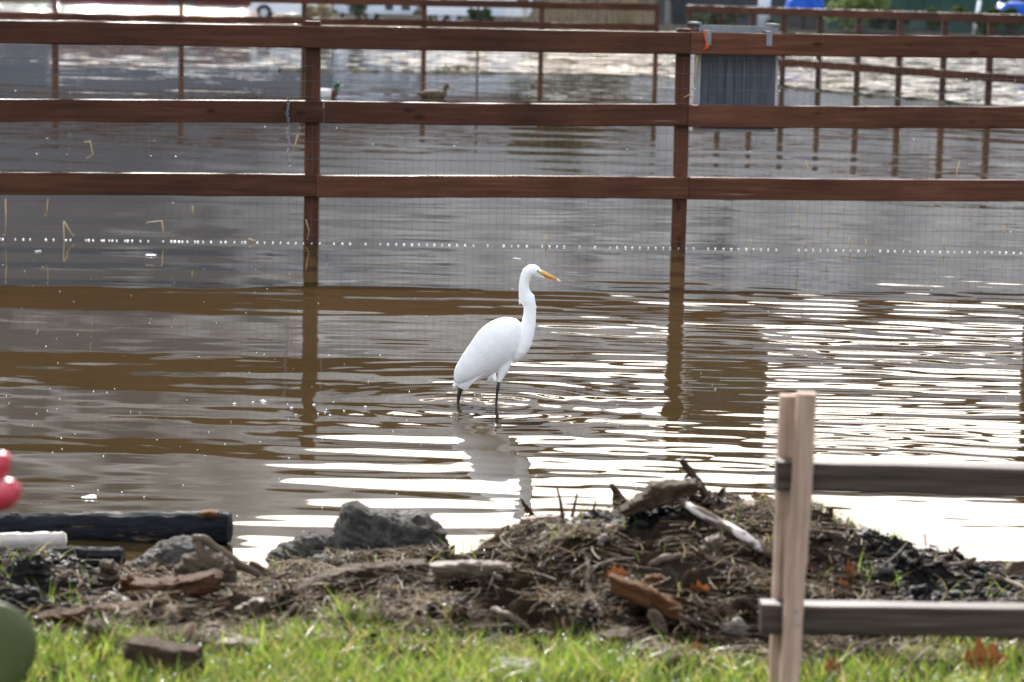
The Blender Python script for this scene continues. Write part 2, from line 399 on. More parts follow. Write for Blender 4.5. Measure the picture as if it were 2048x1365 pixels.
def mudzone(x, y):
    """1 where the bank is bare black mud"""
    a = sstep(0.82, 1.02, x + .12 * vnoise(x * 6, y * 6, 71)) * sstep(6.15, 6.4, y)
    b = sstep(-1.02, -1.16, x + .12 * vnoise(x * 6, y * 6, 72)) * sstep(6.1, 6.4, y)
    c = np.exp(-(((x - 0.27) / 0.13) ** 2 + ((y - 6.93) / 0.10) ** 2)) * 1.6
    return np.clip(np.maximum(np.maximum(a, b), c), 0, 1)
n1 = fbm(GX * 8, GY * 8, 41, 4)[..., None]
soil = np.array([0.019, 0.0135, 0.0088]) * (1 + 0.9 * n1)
soil = np.where(n1 > 0.25, np.array([0.032, 0.025, 0.018]), soil)
mud = np.array([0.014, 0.013, 0.012]) * (1 + 0.6 * n1)
turf = np.array([0.022, 0.026, 0.010]) * (1 + 0.6 * n1)
farc = np.array([0.035, 0.033, 0.028]) * (1 + 0.5 * fbm(GX * .3, GY * .3, 44, 4)[..., None])
mz = mudzone(GX, GY)[..., None]
gc = soil * (1 - mz) + mud * mz
tz = (1 - sstep(5.85, 6.15, GY + 0.3 * vnoise(GX * 4, GY * 4, 77)))[..., None]
gc = gc * (1 - tz) + turf * tz
gc = np.where((GY > 7.3)[..., None], mud * 1.3, gc)
gc = np.where((GY > 60)[..., None], farc, gc)
M_ground = mat('bank_soil', [(0.25, (0.6, 0.6, 0.6)), (0.75, (1.4, 1.4, 1.4))], scale=28, detail=8, rough=0.75, use_col=True, bump=0.9, bscale=70, bdist=0.012, rough_var=0.2, spec=0.0)
ground = mesh_np('ground', np.stack([GX, GY, GZ], -1).reshape(-1, 3), grid_faces(*GX.shape), M_ground, cols=np.clip(gc, 0.004, 1).reshape(-1, 3))
tag(ground, 'muddy bank and land around the flooded field', kind='structure')
def PG(u, v, lift=0.0):
    """point of the bank seen at a pixel"""
    r = ray(u, v); ds = np.arange(4.4, 8.6, 0.004)
    pts = CAMLOC + r[None] * (ds / r[1])[:, None]
    hz = height(pts[:, 0], pts[:, 1])
    k = np.nonzero(pts[:, 2] <= np.maximum(hz, 0.0))[0]
    p = pts[k[0]] if len(k) else P(u, v, YC)
    return p + np.array([0, 0, lift])

# ------------------------------------------------------------------ fence lines (needed for the water too)
NF0 = PZ(622, 486); NF1 = PZ(1355, 496)          # bases of the two near posts
ndir = (NF1 - NF0); NSPAN = float(np.linalg.norm(ndir)); ndir = ndir / NSPAN
FB = [PZ(112, 135), PZ(1310, 152)]
FR = [PZ(1310, 152), PZ(1975, 212)]
EG = PZ(957, 806)

# ------------------------------------------------------------------ water
rows = np.concatenate([np.arange(6.9, 13.5, 0.012), np.arange(13.5, 17.0, 0.02), np.arange(17.0, 30, 0.05), np.arange(30, 62, 0.25), np.arange(62, 130, 2.0), [130, 140, 160, 180, 200, 225, 260]])
fu = np.concatenate([[-3, -1.5, -0.9, -0.6, -0.45, -0.38, -0.33, -0.30], np.linspace(-0.28, 0.28, 230), [0.30, 0.33, 0.38, 0.45, 0.6, 0.9, 1.5, 3]])
WX = fu[None, :] * rows[:, None]; WY = np.repeat(rows[:, None], len(fu), 1)
def waves(x, y):
    h = np.zeros_like(x)
    r = np.random.default_rng(5)
    right = sstep(-0.6, 1.0, x)                      # the breeze reaches the right-hand side more
    nearfade = 1 - sstep(14.5, 17.0, y)
    for k in range(34):
        lam = r.uniform(0.10, 0.34) if k % 5 else r.uniform(0.34, 0.55)
        th = r.normal(0, 0.19) + 0.06
        sl = 0.0046 * r.uniform(0.5, 1.3)
        env = 0.15 + 2.0 * np.clip(vnoise(x * 0.5 + k * 7.7, y * 0.8 - k * 3.1, 60 + k) + 0.35, 0, 1)
        kx, ky = math.sin(th) * 2 * math.pi / lam, math.cos(th) * 2 * math.pi / lam
        wob = 0.7 * vnoise(x * 0.9, y * 0.6, 200 + k)
        amp = sl * lam / (2 * math.pi) * (0.5 + 0.5 * right)
        if lam < 0.36: amp = amp * (1 + 0.9 * (1 - sstep(9.2, 11.5, y)))
        if lam < 0.26: amp = amp * (0.35 + 1.0 * right)
        amp = amp * (1 - 0.6 * sstep(0.5, 1.3, x) * (1 - sstep(8.2, 9.3, y))) * (1 - 0.55 * sstep(-0.7, -1.5, x))
        h += amp * env * np.sin(kx * x + ky * y + r.uniform(0, 6.28) + 2.2 * wob) * (0.30 + 0.70 * nearfade)
    for k in range(6):                               # long low swell
        lam = r.uniform(0.8, 2.0); th = r.normal(0.0, 0.25)
        h += 0.0035 * lam / 6.28 * np.sin(math.sin(th) * 6.28 / lam * x + math.cos(th) * 6.28 / lam * y + r.uniform(0, 6.28))
    for (cx, cy, a0) in ((PZ(916, 808)[0], PZ(916, 808)[1], 0.8), (PZ(994, 806)[0], PZ(994, 806)[1], 1.0)):
        d = np.hypot(x - cx, y - cy)
        for lam, s_, dec in ((0.075, 0.040, 0.30), (0.15, 0.018, 0.8)):
            h += a0 * s_ * lam / 6.28 * np.sin(6.28 * d / lam) * np.exp(-d / dec) * sstep(0.0, 0.05, d) * (0.6 + 0.8 * sstep(-0.3, 0.4, x - cx))
    return h
WZ = waves(WX, WY)
WZ = np.where(WY > 62, 0, WZ)
WZ[:, :8] = 0; WZ[:, -8:] = 0
lineB = FB[0][1] + (WX - FB[0][0]) * (FB[1][1] - FB[0][1]) / (FB[1][0] - FB[0][0])
lineR = FR[0][1] + (WX - FR[0][0]) * (FR[1][1] - FR[0][1]) / (FR[1][0] - FR[0][0])
lim = np.where(WX < FB[1][0], lineB, lineR)
wind = sstep(0.0, 1.0, WY - lim)
lee = sstep(30, 44, WY) * (1 - wind) * np.clip(fbm(WX * .25, WY * .12, 301, 3) * 1.6, 0, 1)
M_water = bpy.data.materials.new('muddy_water'); M_water.use_nodes = True
nt = M_water.node_tree; L = nt.links.new
b = nt.nodes['Principled BSDF']
geo = ND(nt, 'ShaderNodeNewGeometry')
at = ND(nt, 'ShaderNodeAttribute', attribute_name='Col')
sp = ND(nt, 'ShaderNodeSeparateColor'); L(at.outputs['Color'], sp.inputs[0])
def nvec(scale, stretch, detail):
    mp = ND(nt, 'ShaderNodeMapping'); mp.inputs['Scale'].default_value = stretch
    L(geo.outputs['Position'], mp.inputs['Vector'])
    n = ND(nt, 'ShaderNodeTexNoise'); n.inputs['Scale'].default_value = scale; n.inputs['Detail'].default_value = detail
    L(mp.outputs[0], n.inputs['Vector'])
    s = ND(nt, 'ShaderNodeVectorMath', operation='SUBTRACT'); s.inputs[1].default_value = (0.5, 0.5, 0.5)
    L(n.outputs['Color'], s.inputs[0]); return s.outputs[0]
def vscale(vec, vec3=None, fac=None):
    m = ND(nt, 'ShaderNodeVectorMath', operation='MULTIPLY')
    L(vec, m.inputs[0])
    if vec3: m.inputs[1].default_value = vec3
    else: L(fac, m.inputs[1])
    return m.outputs[0]
fine = vscale(nvec(6.0, (0.5, 1.2, 1), 3), (0.012, 0.022, 0))
mid = vscale(vscale(nvec(1.6, (0.5, 1.0, 1), 3), (0.30, 0.75, 0)), fac=sp.outputs['Red'])
spark = vscale(vscale(nvec(3.2, (0.6, 1.0, 1), 2), (1.05, 1.5, 0)), fac=sp.outputs['Green'])
acc = geo.outputs['Normal']
for vv in (fine, mid, spark):
    a_ = ND(nt, 'ShaderNodeVectorMath', operation='ADD'); L(acc, a_.inputs[0]); L(vv, a_.inputs[1]); acc = a_.outputs[0]
nn = ND(nt, 'ShaderNodeVectorMath', operation='NORMALIZE'); L(acc, nn.inputs[0]); L(nn.outputs[0], b.inputs['Normal'])
wnz = ND(nt, 'ShaderNodeTexNoise'); wnz.inputs['Scale'].default_value = 0.5; wnz.inputs['Detail'].default_value = 4; L(geo.outputs['Position'], wnz.inputs['Vector'])
wr = ramp(nt, [(0.3, (0.032, 0.0212, 0.0080)), (0.7, (0.039, 0.026, 0.0105))]); L(wnz.outputs['Fac'], wr.inputs['Fac'])
L(wr.outputs['Color'], b.inputs['Base Color'])
b.inputs['Roughness'].default_value = 0.02
b.inputs['IOR'].default_value = 1.333
wc = np.zeros(WX.shape + (3,)); wc[..., 0] = np.clip(wind * np.where(WY > 105, 1.0, 0.5 + 0.5 * sstep(-5, 2, WX)) + 0.25 * lee, 0, 1); wc[..., 1] = wind * np.where(WY > 105, 1.0, 0.35 + 0.65 * sstep(-5, 2, WX))
water = mesh_np('water', np.stack([WX, WY, WZ], -1).reshape(-1, 3), grid_faces(*WX.shape), M_water, cols=wc.reshape(-1, 3))
tag(water, 'rippled muddy brown floodwater', kind='structure')

# ------------------------------------------------------------------ hills beyond the frame, mirrored in the water
M_hill = mat('hazy_wooded_hill', [(0.3, (0.040, 0.050, 0.064)), (0.55, (0.058, 0.070, 0.086)), (0.75, (0.085, 0.098, 0.112))], scale=0.03, detail=10, rough=0.9, spec=0.1)  # bluish distance haze is put into the hill's own colour
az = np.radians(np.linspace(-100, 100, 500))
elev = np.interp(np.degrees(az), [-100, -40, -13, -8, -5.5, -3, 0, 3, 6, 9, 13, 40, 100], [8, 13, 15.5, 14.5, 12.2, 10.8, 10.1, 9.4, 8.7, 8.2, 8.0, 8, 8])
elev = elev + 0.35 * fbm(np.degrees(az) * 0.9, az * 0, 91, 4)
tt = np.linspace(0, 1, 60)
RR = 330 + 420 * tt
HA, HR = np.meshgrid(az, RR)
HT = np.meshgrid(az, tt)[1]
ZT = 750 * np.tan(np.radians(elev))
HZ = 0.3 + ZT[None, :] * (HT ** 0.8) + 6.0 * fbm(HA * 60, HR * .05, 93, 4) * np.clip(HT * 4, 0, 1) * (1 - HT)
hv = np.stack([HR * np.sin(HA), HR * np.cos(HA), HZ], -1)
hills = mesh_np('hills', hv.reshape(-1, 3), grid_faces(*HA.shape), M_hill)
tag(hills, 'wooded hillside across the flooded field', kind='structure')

# ------------------------------------------------------------------ boards
_bcache = {}
def board_mesh(length, hgt, thk, seed, seg=20, warp=0.004):
    key = (round(length, 2), hgt, thk, seed)
    if key in _bcache: return _bcache[key].copy()
    ch = min(0.006, 0.12 * min(hgt, thk))
    a, c = thk / 2, hgt / 2
    sec = [(-a + ch, -c), (a - ch, -c), (a, -c + ch), (a, c - ch), (a - ch, c), (-a + ch, c), (-a, c - ch), (-a, -c + ch)]
    V = []; Fc = []
    r = np.random.default_rng(seed)
    ph = r.uniform(0, 6.28, 4)
    for i in range(seg + 1):
        x = length * i / seg
        dy = warp * math.sin(3.1 * i / seg * 2 + ph[0]); dz = warp * math.sin(2.3 * i / seg * 2 + ph[1])
        for (y, z) in sec:
            V.append((x, y + dy + r.normal(0, 0.0007), z + dz + r.normal(0, 0.0009)))
    for i in range(seg):
        for k in range(8):
            k2 = (k + 1) % 8
            Fc.append((i * 8 + k, (i + 1) * 8 + k, (i + 1) * 8 + k2, i * 8 + k2))
    Fc.append(tuple(range(8))); Fc.append(tuple(seg * 8 + k for k in range(7, -1, -1)))
    me = bpy.data.meshes.new('board'); me.from_pydata(V, [], Fc); me.update()
    _bcache[key] = me
    return me
def board(name, p0, p1, hgt, thk, m, parent, seed=0, warp=0.004):
    p0 = np.array(p0, float); p1 = np.array(p1, float)
    d = p1 - p0; Ln = float(np.linalg.norm(d)); x = d / Ln
    zz = np.array([0, 0, 1.0]) if abs(x[2]) < 0.9 else np.array([0, -1.0, 0])
    y = np.cross(zz, x); y /= np.linalg.norm(y); z = np.cross(x, y)
    mx = Matrix(((x[0], y[0], z[0], p0[0]), (x[1], y[1], z[1], p0[1]), (x[2], y[2], z[2], p0[2]), (0, 0, 0, 1)))
    me = board_mesh(Ln, hgt, thk, seed, warp=warp)
    return finish(name, me, m, parent, False, mx)
def up(p, z): return np.array([p[0], p[1], z])
nrm = np.array([ndir[1], -ndir[0], 0.0])            # toward the camera
if nrm[1] > 0: nrm = -nrm

# ---- near fence
fence = thing('wooden_fence', 'red-brown three-rail post fence with wire mesh standing in water behind the egret', 'fence', up(NF0, 0))
def _nf(u, v, off):
    r = ray(u, v); o = NF0 + nrm * off
    return CAMLOC + r * (np.dot(o - CAMLOC, nrm) / np.dot(r, nrm))
RAILS = []
for (va, vb) in ((74.7, 95.0), (225.0, 236.5), (372.0, 381.0)):
    a_, b_ = _nf(628, va, .072), _nf(1980, vb, .072)
    ta, tb = float(np.dot(a_ - NF0, ndir)), float(np.dot(b_ - NF0, ndir))
    k_ = (b_[2] - a_[2]) / (tb - ta); RAILS.append((a_[2] - k_ * ta, k_))     # height at the left post, slope along the fence
POSTS = [NF0 + ndir * NSPAN * k for k in (-1, 0, 1, 2)]
for k, p in enumerate(POSTS):
    board('post', up(p, -0.7), up(p, 1.455), 0.095, 0.095, M_stain, fence, seed=10 + k, warp=0.002)
for j, (z, kz) in enumerate(RAILS):
    joints = [-1.5, 0 + (0.03 if j == 1 else 0.012), 1.012 if j != 2 else 1.02, 2.3]
    for k in range(3):
        a, c = joints[k], joints[k + 1]
        if k == 0 and j == 0: continue
        if j == 0 and k == 1: a = -1.5               # the long top board runs past the left post
        p0 = up(NF0 + ndir * NSPAN * a + nrm * 0.072, z + a * NSPAN * kz)
        p1 = up(NF0 + ndir * NSPAN * c + nrm * 0.072, z + c * NSPAN * kz)
        e = ndir * 0.0015
        board('rail', p0 + e, p1 - e, 0.145, 0.052, M_stain, fence, seed=30 + j * 5 + k)
M_dtail0 = mat('rusty_nail', [(0.3, (0.02, 0.015, 0.012)), (0.7, (0.05, 0.035, 0.03))], rough=.6)
for j, (z, kz) in enumerate(RAILS):
    for k in (-1, 0, 1, 2):
        for dx in ((-.028, .022) if k != 0 or j else (0.0,)):
            for dz in (-.042, .045):
                tq = k * NSPAN + dx + (.01 if k > 0 else 0); q = NF0 + ndir * tq + nrm * 0.0985
                n_ = MB(); n_.sphere(up(q, z + kz * tq + dz), (.0045, .0025, .0045), 8, 6); n_.build('nail', M_dtail0, fence, smooth=True)
mb = MB(); drops = MB(); foam = MB()  # foam holds the beads added as waterline glints
X0, X1 = -1.35 * NSPAN, 2.2 * NSPAN
nvert = int((X1 - X0) / 0.0508)
for i in range(nvert):
    t = X0 + i * 0.0508
    base = NF0 + ndir * t + nrm * 0.048
    pts = [up(base + ndir * (0.003 * math.sin(i * 1.7 + z * 3)), z) for z in (-0.3, 0.3, 0.75, 1.36)]
    mb.tube(pts, 0.0007, 4, cap=False)
    for q in range(2 if i < nvert * 0.33 else 1):
        if random.random() < (0.86 if q == 0 else 0.4):
            foam.sphere(up(base + ndir * random.uniform(-0.004, 0.004) + ndir * 0.02 * q + nrm * 0.004, 0.002), (random.uniform(.0045, .0085) * (1 + .5 * q), 0.006, random.uniform(.004, .0065)), 10, 8)
for j in range(15):
    z = -0.05 + j * 0.1016
    pts = []
    for i in range(100):
        t = X0 + (X1 - X0) * i / 99
        pts.append(up(NF0 + ndir * t + nrm * 0.050, z - t * 0.0017 + 0.005 * math.sin(t * 2.1 + j) + 0.002 * math.sin(t * 9 + j * 3)))
    mb.tube(pts, 0.0013, 4, cap=False)
tag(mb.build('wire_mesh', M_wire, fence), kind='stuff')
tag(foam.build('glint_bead', M_dew, fence, smooth=True), kind='stuff')  # mirror beads stand in for sun glints where wires meet the water
for i in range(46):
    t = random.uniform(X0, X1); z = 0.0516 + 0.1016 * random.randint(0, 12) - t * 0.0017 - 0.003
    drops.sphere(up(NF0 + ndir * t + nrm * 0.052, z), random.uniform(.003, .0052), 10, 8)
tag(drops.build('water_drop', M_dew, fence, smooth=True), kind='stuff')

def nearfence(u, v, off=0.06):
    r = ray(u, v); o = NF0 + nrm * off
    k = np.dot(o - CAMLOC, nrm) / np.dot(r, nrm)
    return CAMLOC + r * k

# ---- metal-trimmed box hung on the near fence
b0 = nearfence(1386, 110, -0.06); b1 = nearfence(1548, 110, -0.06)
box = thing('hanging_box', 'grey panelled box hung from the top fence rail by two metal hooks', 'box', up(nearfence(1466, 262, -0.1), 0.7))
def FP(u, v, off): return nearfence(u, v, off)
bw = np.linalg.norm(FP(1548, 110, -.1) - FP(1386, 110, -.1))
xl, xr = float(np.dot(FP(1386, 180, -.1) - NF0, ndir)), float(np.dot(FP(1549, 180, -.1) - NF0, ndir))
ztop = float(FP(1466, 55, -.1)[2]); zbot = float(FP(1466, 263, -.1)[2])
def L3(t, off, z): return up(NF0 + ndir * t + nrm * off, z)
def slab(mb_, t0, t1, o0, o1, z0, z1):
    V = [L3(t, o, z) for z in (z0, z1) for (t, o) in ((t0, o0), (t1, o0), (t1, o1), (t0, o1))]
    mb_.add(V, [(3, 2, 1, 0), (4, 5, 6, 7), (0, 1, 5, 4), (1, 2, 6, 5), (2, 3, 7, 6), (3, 0, 4, 7)])
mb = MB(); npan = 9; pw = (xr - xl - 0.05) / npan       # front wall: nine vertical boards
for k in range(npan):
    m_ = MB(); slab(m_, xl + 0.045 + k * pw + 0.0015, xl + 0.045 + (k + 1) * pw - 0.0015, -0.062 + 0.0015 * (k % 2), -0.075, zbot + 0.02, ztop - 0.09)
    m_.build('panel', M_boxwood, box)
m_ = MB(); slab(m_, xl, xl + 0.042, -0.058, -0.34, zbot, ztop - 0.06); m_.build('side_wall', M_palewood, box)
m_ = MB(); slab(m_, xr - 0.004, xr + 0.012, -0.058, -0.34, zbot, ztop - 0.06); m_.build('side_wall', M_palewood, box)
m_ = MB(); slab(m_, xl + 0.043, xr - 0.005, -0.328, -0.34, zbot + 0.01, ztop - 0.06); m_.build('back_wall', M_boxwood, box)
m_ = MB(); slab(m_, xl + 0.043, xr - 0.005, -0.060, -0.327, zbot - 0.002, zbot + 0.014); m_.build('floor_panel', M_palewood, box)
m_ = MB(); slab(m_, xl + 0.02, xr, -0.045, -0.055, ztop - 0.075, ztop + 0.012); slab(m_, xl + 0.02, xr, -0.056, -0.08, ztop + 0.004, ztop + 0.012); m_.build('top_flange', M_galv, box)
for s in (xl - 0.012, xr - 0.035):
    m_ = MB(); slab(m_, s, s + 0.045, -0.03, -0.34, ztop + 0.016, ztop + 0.030); m_.build('top_bar', M_galv, box)
for u_ in (1417, 1539):
    t = float(np.dot(FP(u_, 75, 0.1) - NF0, ndir)); zt = RAILS[0][0] + RAILS[0][1] * t + 0.0725
    m_ = MB(); slab(m_, t - 0.019, t + 0.019, 0.0960, 0.1005, zt - 0.085, zt + 0.010); slab(m_, t - 0.019, t + 0.019, 0.0958, -0.045, zt + 0.0065, zt + 0.0105)
    h = m_.build('hook', M_galv, box)
    m_ = MB(); m_.sphere(L3(t, 0.1015, zt - 0.065), (0.006, 0.003, 0.006), 8, 6); m_.build('bolt', M_chain, h, smooth=True)
t = float(np.dot(FP(1410, 90, 0.1) - NF0, ndir))
m_ = MB(); m_.tube([L3(t - .012, .10, zt + .012), L3(t - .004, .104, zt - .03), L3(t + .01, .106, zt - .075), L3(t + .004, .105, zt - .11), L3(t - .012, .104, zt - .12)], 0.0045, 6)
m_.tube([L3(t + .01, .106, zt - .075), L3(t + .02, .108, zt - .10), L3(t + .012, .107, zt - .115)], 0.005, 6)
tag(m_.build('cord', M_orange, None, smooth=True), 'short orange cord knotted round the left box hook', 'cord'); recentre(bpy.data.objects['cord'])

# ---- chain over the middle rail
ch = thing('chain', 'thin steel chain hanging over the middle rail beside a fence post', 'chain', FP(575, 330, 0.10))
for i in range(24):
    v_ = 200 + i * 5.6
    off = 0.104 if v_ < 245 else 0.062
    c = FP(575 + 1.5 * math.sin(i * .9) + i * 0.12, v_, off)
    ax = ndir if i % 2 else nrm
    n = 10; pts = []
    for k in range(n + 1):
        a = 2 * math.pi * k / n
        pts.append(c + ax * 0.0075 * math.cos(a) + np.array([0, 0, 0.0135]) * math.sin(a))
    m_ = MB(); m_.tube(pts, 0.0026, 5, cap=False); m_.build('link', M_chain, ch, smooth=True)

# ---- straw caught in the wire
STRAW = [[(168, 285), (180, 283), (186, 310), (172, 318)], [(596, 270), (590, 290), (584, 312)], [(127, 443), (128, 475), (126, 500)], [(128, 443), (138, 460), (147, 474)],
         [(292, 446), (324, 442)], [(324, 443), (328, 474)], [(96, 398), (94, 420), (92, 434)], [(11, 398), (12, 440), (10, 472)], [(385, 412), (386, 432)],
         [(1596, 416), (1600, 440), (1596, 458)], [(1656, 446), (1655, 470)], [(1612, 478), (1610, 500)], [(1699, 476), (1701, 500)], [(1732, 478), (1733, 506)],
         [(1800, 262), (1802, 300)], [(1935, 416), (1942, 432), (1938, 442)], [(1878, 440), (1872, 466)], [(2009, 452), (2008, 474)], [(1887, 478), (1889, 500)],
         [(1612, 322), (1616, 336), (1611, 345)], [(1920, 322), (1914, 342), (1912, 356)], [(1502, 478), (1504, 500)], [(1722, 204), (1736, 214), (1728, 240)], [(1092, 470), (1093, 500)],
         [(1368, 196), (1378, 190), (1388, 198)], [(612, 440), (618, 462), (615, 480)], [(1395, 112), (1388, 165)], [(497, 478), (510, 482)]]
for k, pl in enumerate(STRAW):
    m_ = MB(); m_.tube([FP(u, v, 0.056) for u, v in pl], [random.uniform(.0028, .0048) * s for s in np.linspace(1.2, .7, len(pl))], 5)
    if len(pl) > 2:
        q = FP(*pl[-1], 0.058); m_.tube([q, q + np.array([random.uniform(-.02, .02), 0, random.uniform(0.005, .02)])], [.004, .001], 5)
    o = m_.build('straw_stalk', M_straw, None, smooth=True); recentre(o)
    um = np.mean([q[0] for q in pl]); w_ = 'in the mesh panel with the chain' if um < 628 else ('in the mesh between the two fence posts' if um < 1366 else 'in the mesh panel with the hanging box')
    hz = abs(pl[-1][0] - pl[0][0]) > abs(pl[-1][1] - pl[0][1])
    sh = 'bent pale straw stalk' if len(pl) > 3 else ('sideways pale straw stalk' if hz else ('crooked pale straw stalk' if len(pl) > 2 else 'straight upright straw stalk'))
    tag(o, sh + ' caught ' + w_, 'straw', 'straw stalks caught in the fence wire')

# ---- far fences
def far_fence(label, bases, rails, hpost, mk, pw=0.10):
    f = thing('wooden_fence', label, 'fence', up(bases[0], 0))
    for k, p in enumerate(bases):
        board('post', up(p, -0.6), up(p, hpost + random.uniform(-.02, .03)), pw, pw, M_stain, f, seed=60, warp=0.001)
    for z in rails:
        for k in range(len(bases) - 1):
            d = bases[k + 1] - bases[k]; d = d / np.linalg.norm(d); n = np.array([d[1], -d[0], 0])
            if n[1] > 0: n = -n
            board('rail', up(bases[k] + n * .075, z), up(bases[k + 1] + n * .075 - d * .003, z), 0.145, 0.042, M_stain, f, seed=61, warp=0.002)
    m_ = MB()
    for k in range(len(bases) - 1):
        d = bases[k + 1] - bases[k]; ln = np.linalg.norm(d); d = d / ln
        n = np.array([d[1], -d[0], 0]); n = -n if n[1] > 0 else n
        for i in range(int(ln / mk)):
            p = bases[k] + d * (i * mk) + n * .052
            m_.tube([up(p, -0.2), up(p, 1.38)], 0.0017, 3, cap=False)
        for j in range(13):
            m_.tube([up(bases[k] + n * .052, j * .1016 + .02), up(bases[k + 1] + n * .052, j * .1016 + .02)], 0.0017, 3, cap=False)
    tag(m_.build('wire_mesh', M_wire, f), kind='stuff')
    return f
bd = (FB[1] - FB[0]) / 5
back_bases = [FB[0] + bd * k for k in range(-3, 6)]
far_fence('far brown rail fence crossing the flooded field in front of the white trailers', back_bases, (1.42, 1.0, 0.6), 1.5, 0.0508)
right_u = [(1310, 152), (1375, 158), (1437, 165), (1500, 172), (1563, 180), (1635, 187), (1712, 195), (1795, 203), (1883, 209), (1975, 213), (2075, 220), (2190, 228)]
rp = [PZ(u, FR_v) for u, FR_v in right_u]
dl = FR[1] - FR[0]; dl = dl / np.linalg.norm(dl)
# drop every base on one straight line, along the pixel column of each post
rb = []
for (u, v) in right_u:
    r = ray(u, v); nl = np.array([dl[1], -dl[0], 0]); k = np.dot(FR[0] - CAMLOC, nl) / np.dot(r, nl); q = CAMLOC + r * k
    rb.append(up(q, 0))
far_fence('brown rail fence with closely spaced posts running from the far corner toward the metal-trimmed box', rb[1:], (1.42, 0.95, 0.47), 1.5, 0.06)
for u, v, lab in ((80, 128, 'thin dark steel post standing in water beside a far fence post'), (952, 150, 'thin steel post in the water beside the floating weed clump')):
    p = PZ(u, v) + np.array([0, 1.5, 0])
    m_ = MB(); m_.box(up(p, 0.5), (0.02, 0.004, 0.9)); m_.box(up(p + np.array([0, 0.014, 0]), 0.5), (0.004, 0.0098, 0.9)); 
    for k in range(10): m_.box(up(p + np.array([0, -.0065, 0]), 0.1 + k * .13), (0.006, 0.0025, 0.012))
    tag(recentre(m_.build('steel_post', mat('dark_steel', [(0.3, (0.03, 0.032, 0.03)), (0.7, (0.06, 0.06, 0.05))], rough=0.5, metallic=.3))), lab, 'post')
# low soil ridges the far fences stand on
M_berm = mat('wet_soil_ridge', [(0.3, (0.01, 0.01, 0.008)), (0.7, (0.03, 0.03, 0.015))], scale=3, rough=0.95, spec=0.03)
def berm(name, pts, lab, hh):
    V = []; Fc = []; n = 160
    A, B_ = pts
    d = (B_ - A); ln = np.linalg.norm(d); d = d / ln; nn_ = np.array([d[1], -d[0], 0])
    for i in range(n + 1):
        p = A + d * ln * i / n
        hz = hh * (0.35 + 1.2 * (vnoise(np.array([i * .35]), np.array([2.0]), 5)[0] + .5))
        for o_, z in ((-0.35, -0.1), (-0.12, hz * .6), (0, hz), (0.12, hz * .6), (0.35, -0.1)):
            V.append(up(p + nn_ * (o_ + 0.1 * vnoise(np.array([i * .8]), np.array([o_ * 9]), 8)[0]), z))
    for i in range(n):
        for k in range(4): Fc.append((i * 5 + k, i * 5 + k + 1, i * 5 + 6 + k, i * 5 + 5 + k))
    m_ = MB(); m_.add(V, Fc); tag(m_.build(name, M_berm, None, smooth=True), lab, kind='structure')
berm('soil_ridge', (FB[0] + bd * 1.8, FB[1]), 'low wet soil ridge along the far fence', 0.035)
berm('soil_ridge', (rb[3], rb[-1]), 'low wet soil ridge along the right fence', 0.035)
# clump of floating weed
wc_ = PZ(925, 141) + np.array([0, 0, 0])
m_ = MB()
for k in range(140):
    a = random.uniform(0, 6.28); q = wc_ + np.array([0.36 * random.gauss(0, .5), 0.5 * random.gauss(0, .5), 0.0])
    m_.tube([q, q + np.array([random.uniform(-.12, .12), random.uniform(-.1, .1), random.uniform(.03, .13)])], [.012, .004], 4)
m_.sphere(up(wc_, 0.0), (0.42, 0.55, 0.05), 14, 8)
tag(recentre(m_.build('weed_clump', mat('weed', [(0.3, (0.05, 0.045, 0.02)), (0.7, (0.14, 0.12, 0.06))], rough=.8), None)), 'brown clump of dead weed floating in front of the far fence', 'weed')

# ------------------------------------------------------------------ the egret
eg = thing('egret', 'white egret wading in the muddy water with its neck raised and orange bill', 'bird', up(EG, -0.12))
def EZ(zx, zy, dy=0.0): return P(850 + zx / 2.4825, 500 + zy / 2.4825, D_EGRET + dy)
EPX = D_EGRET / F / 2.4825       # metres per zoom pixel
def loft(mb_, secs, n=20, cap=True, fixdir=None):
    """secs: (zx, zy, half height px, half width px, dy)"""
    cs = [EZ(s[0], s[1], s[4] if len(s) > 4 else 0.0) for s in secs]
    V = []; Fc = []
    for i, s in enumerate(secs):
        t = cs[min(i + 1, len(cs) - 1)] - cs[max(i - 1, 0)]; t = t.copy(); t /= np.linalg.norm(t)
        a = np.cross(np.array([0, 1.0, 0]), t); a /= np.linalg.norm(a); c = np.cross(t, a)
        for k in range(n):
            th = 2 * math.pi * k / n
            V.append(cs[i] + a * s[2] * EPX * math.cos(th) + c * s[3] * EPX * math.sin(th))
    for i in range(len(secs) - 1):
        for k in range(n):
            k2 = (k + 1) % n; Fc.append((i * n + k, i * n + k2, (i + 1) * n + k2, (i + 1) * n + k))
    if cap: Fc.append(tuple(range(n - 1, -1, -1))); Fc.append(tuple((len(secs) - 1) * n + k for k in range(n)))
    mb_.add(V, Fc)
BODY = [(152, 668, 8, 10), (166, 652, 28, 26), (190, 622, 56, 48), (228, 590, 76, 66), (268, 556, 90, 80), (308, 520, 103, 92), (346, 482, 112, 99), (380, 445, 108, 99), (408, 412, 95, 90), (432, 383, 70, 72), (450, 362, 42, 46), (460, 350, 14, 16)]
NECK = [(436, 560, 10, 14), (450, 535, 26, 40), (468, 500, 40, 52), (485, 460, 46, 50), (502, 415, 41, 42), (514, 370, 36, 34), (520, 325, 32, 29), (521, 285, 31, 28), (517, 264, 33, 28), (506, 244, 42, 28), (497, 224, 34, 26), (493, 204, 28, 25), (491, 182, 26, 24), (493, 158, 25, 23), (500, 134, 27, 24), (511, 114, 31, 26), (526, 104, 32, 27), (542, 103, 30.5, 26), (556, 107, 25, 22), (568, 113, 18, 17), (578, 119, 11, 11)]
tmp = MB(); loft(tmp, BODY, 28); loft(tmp, NECK, 22)
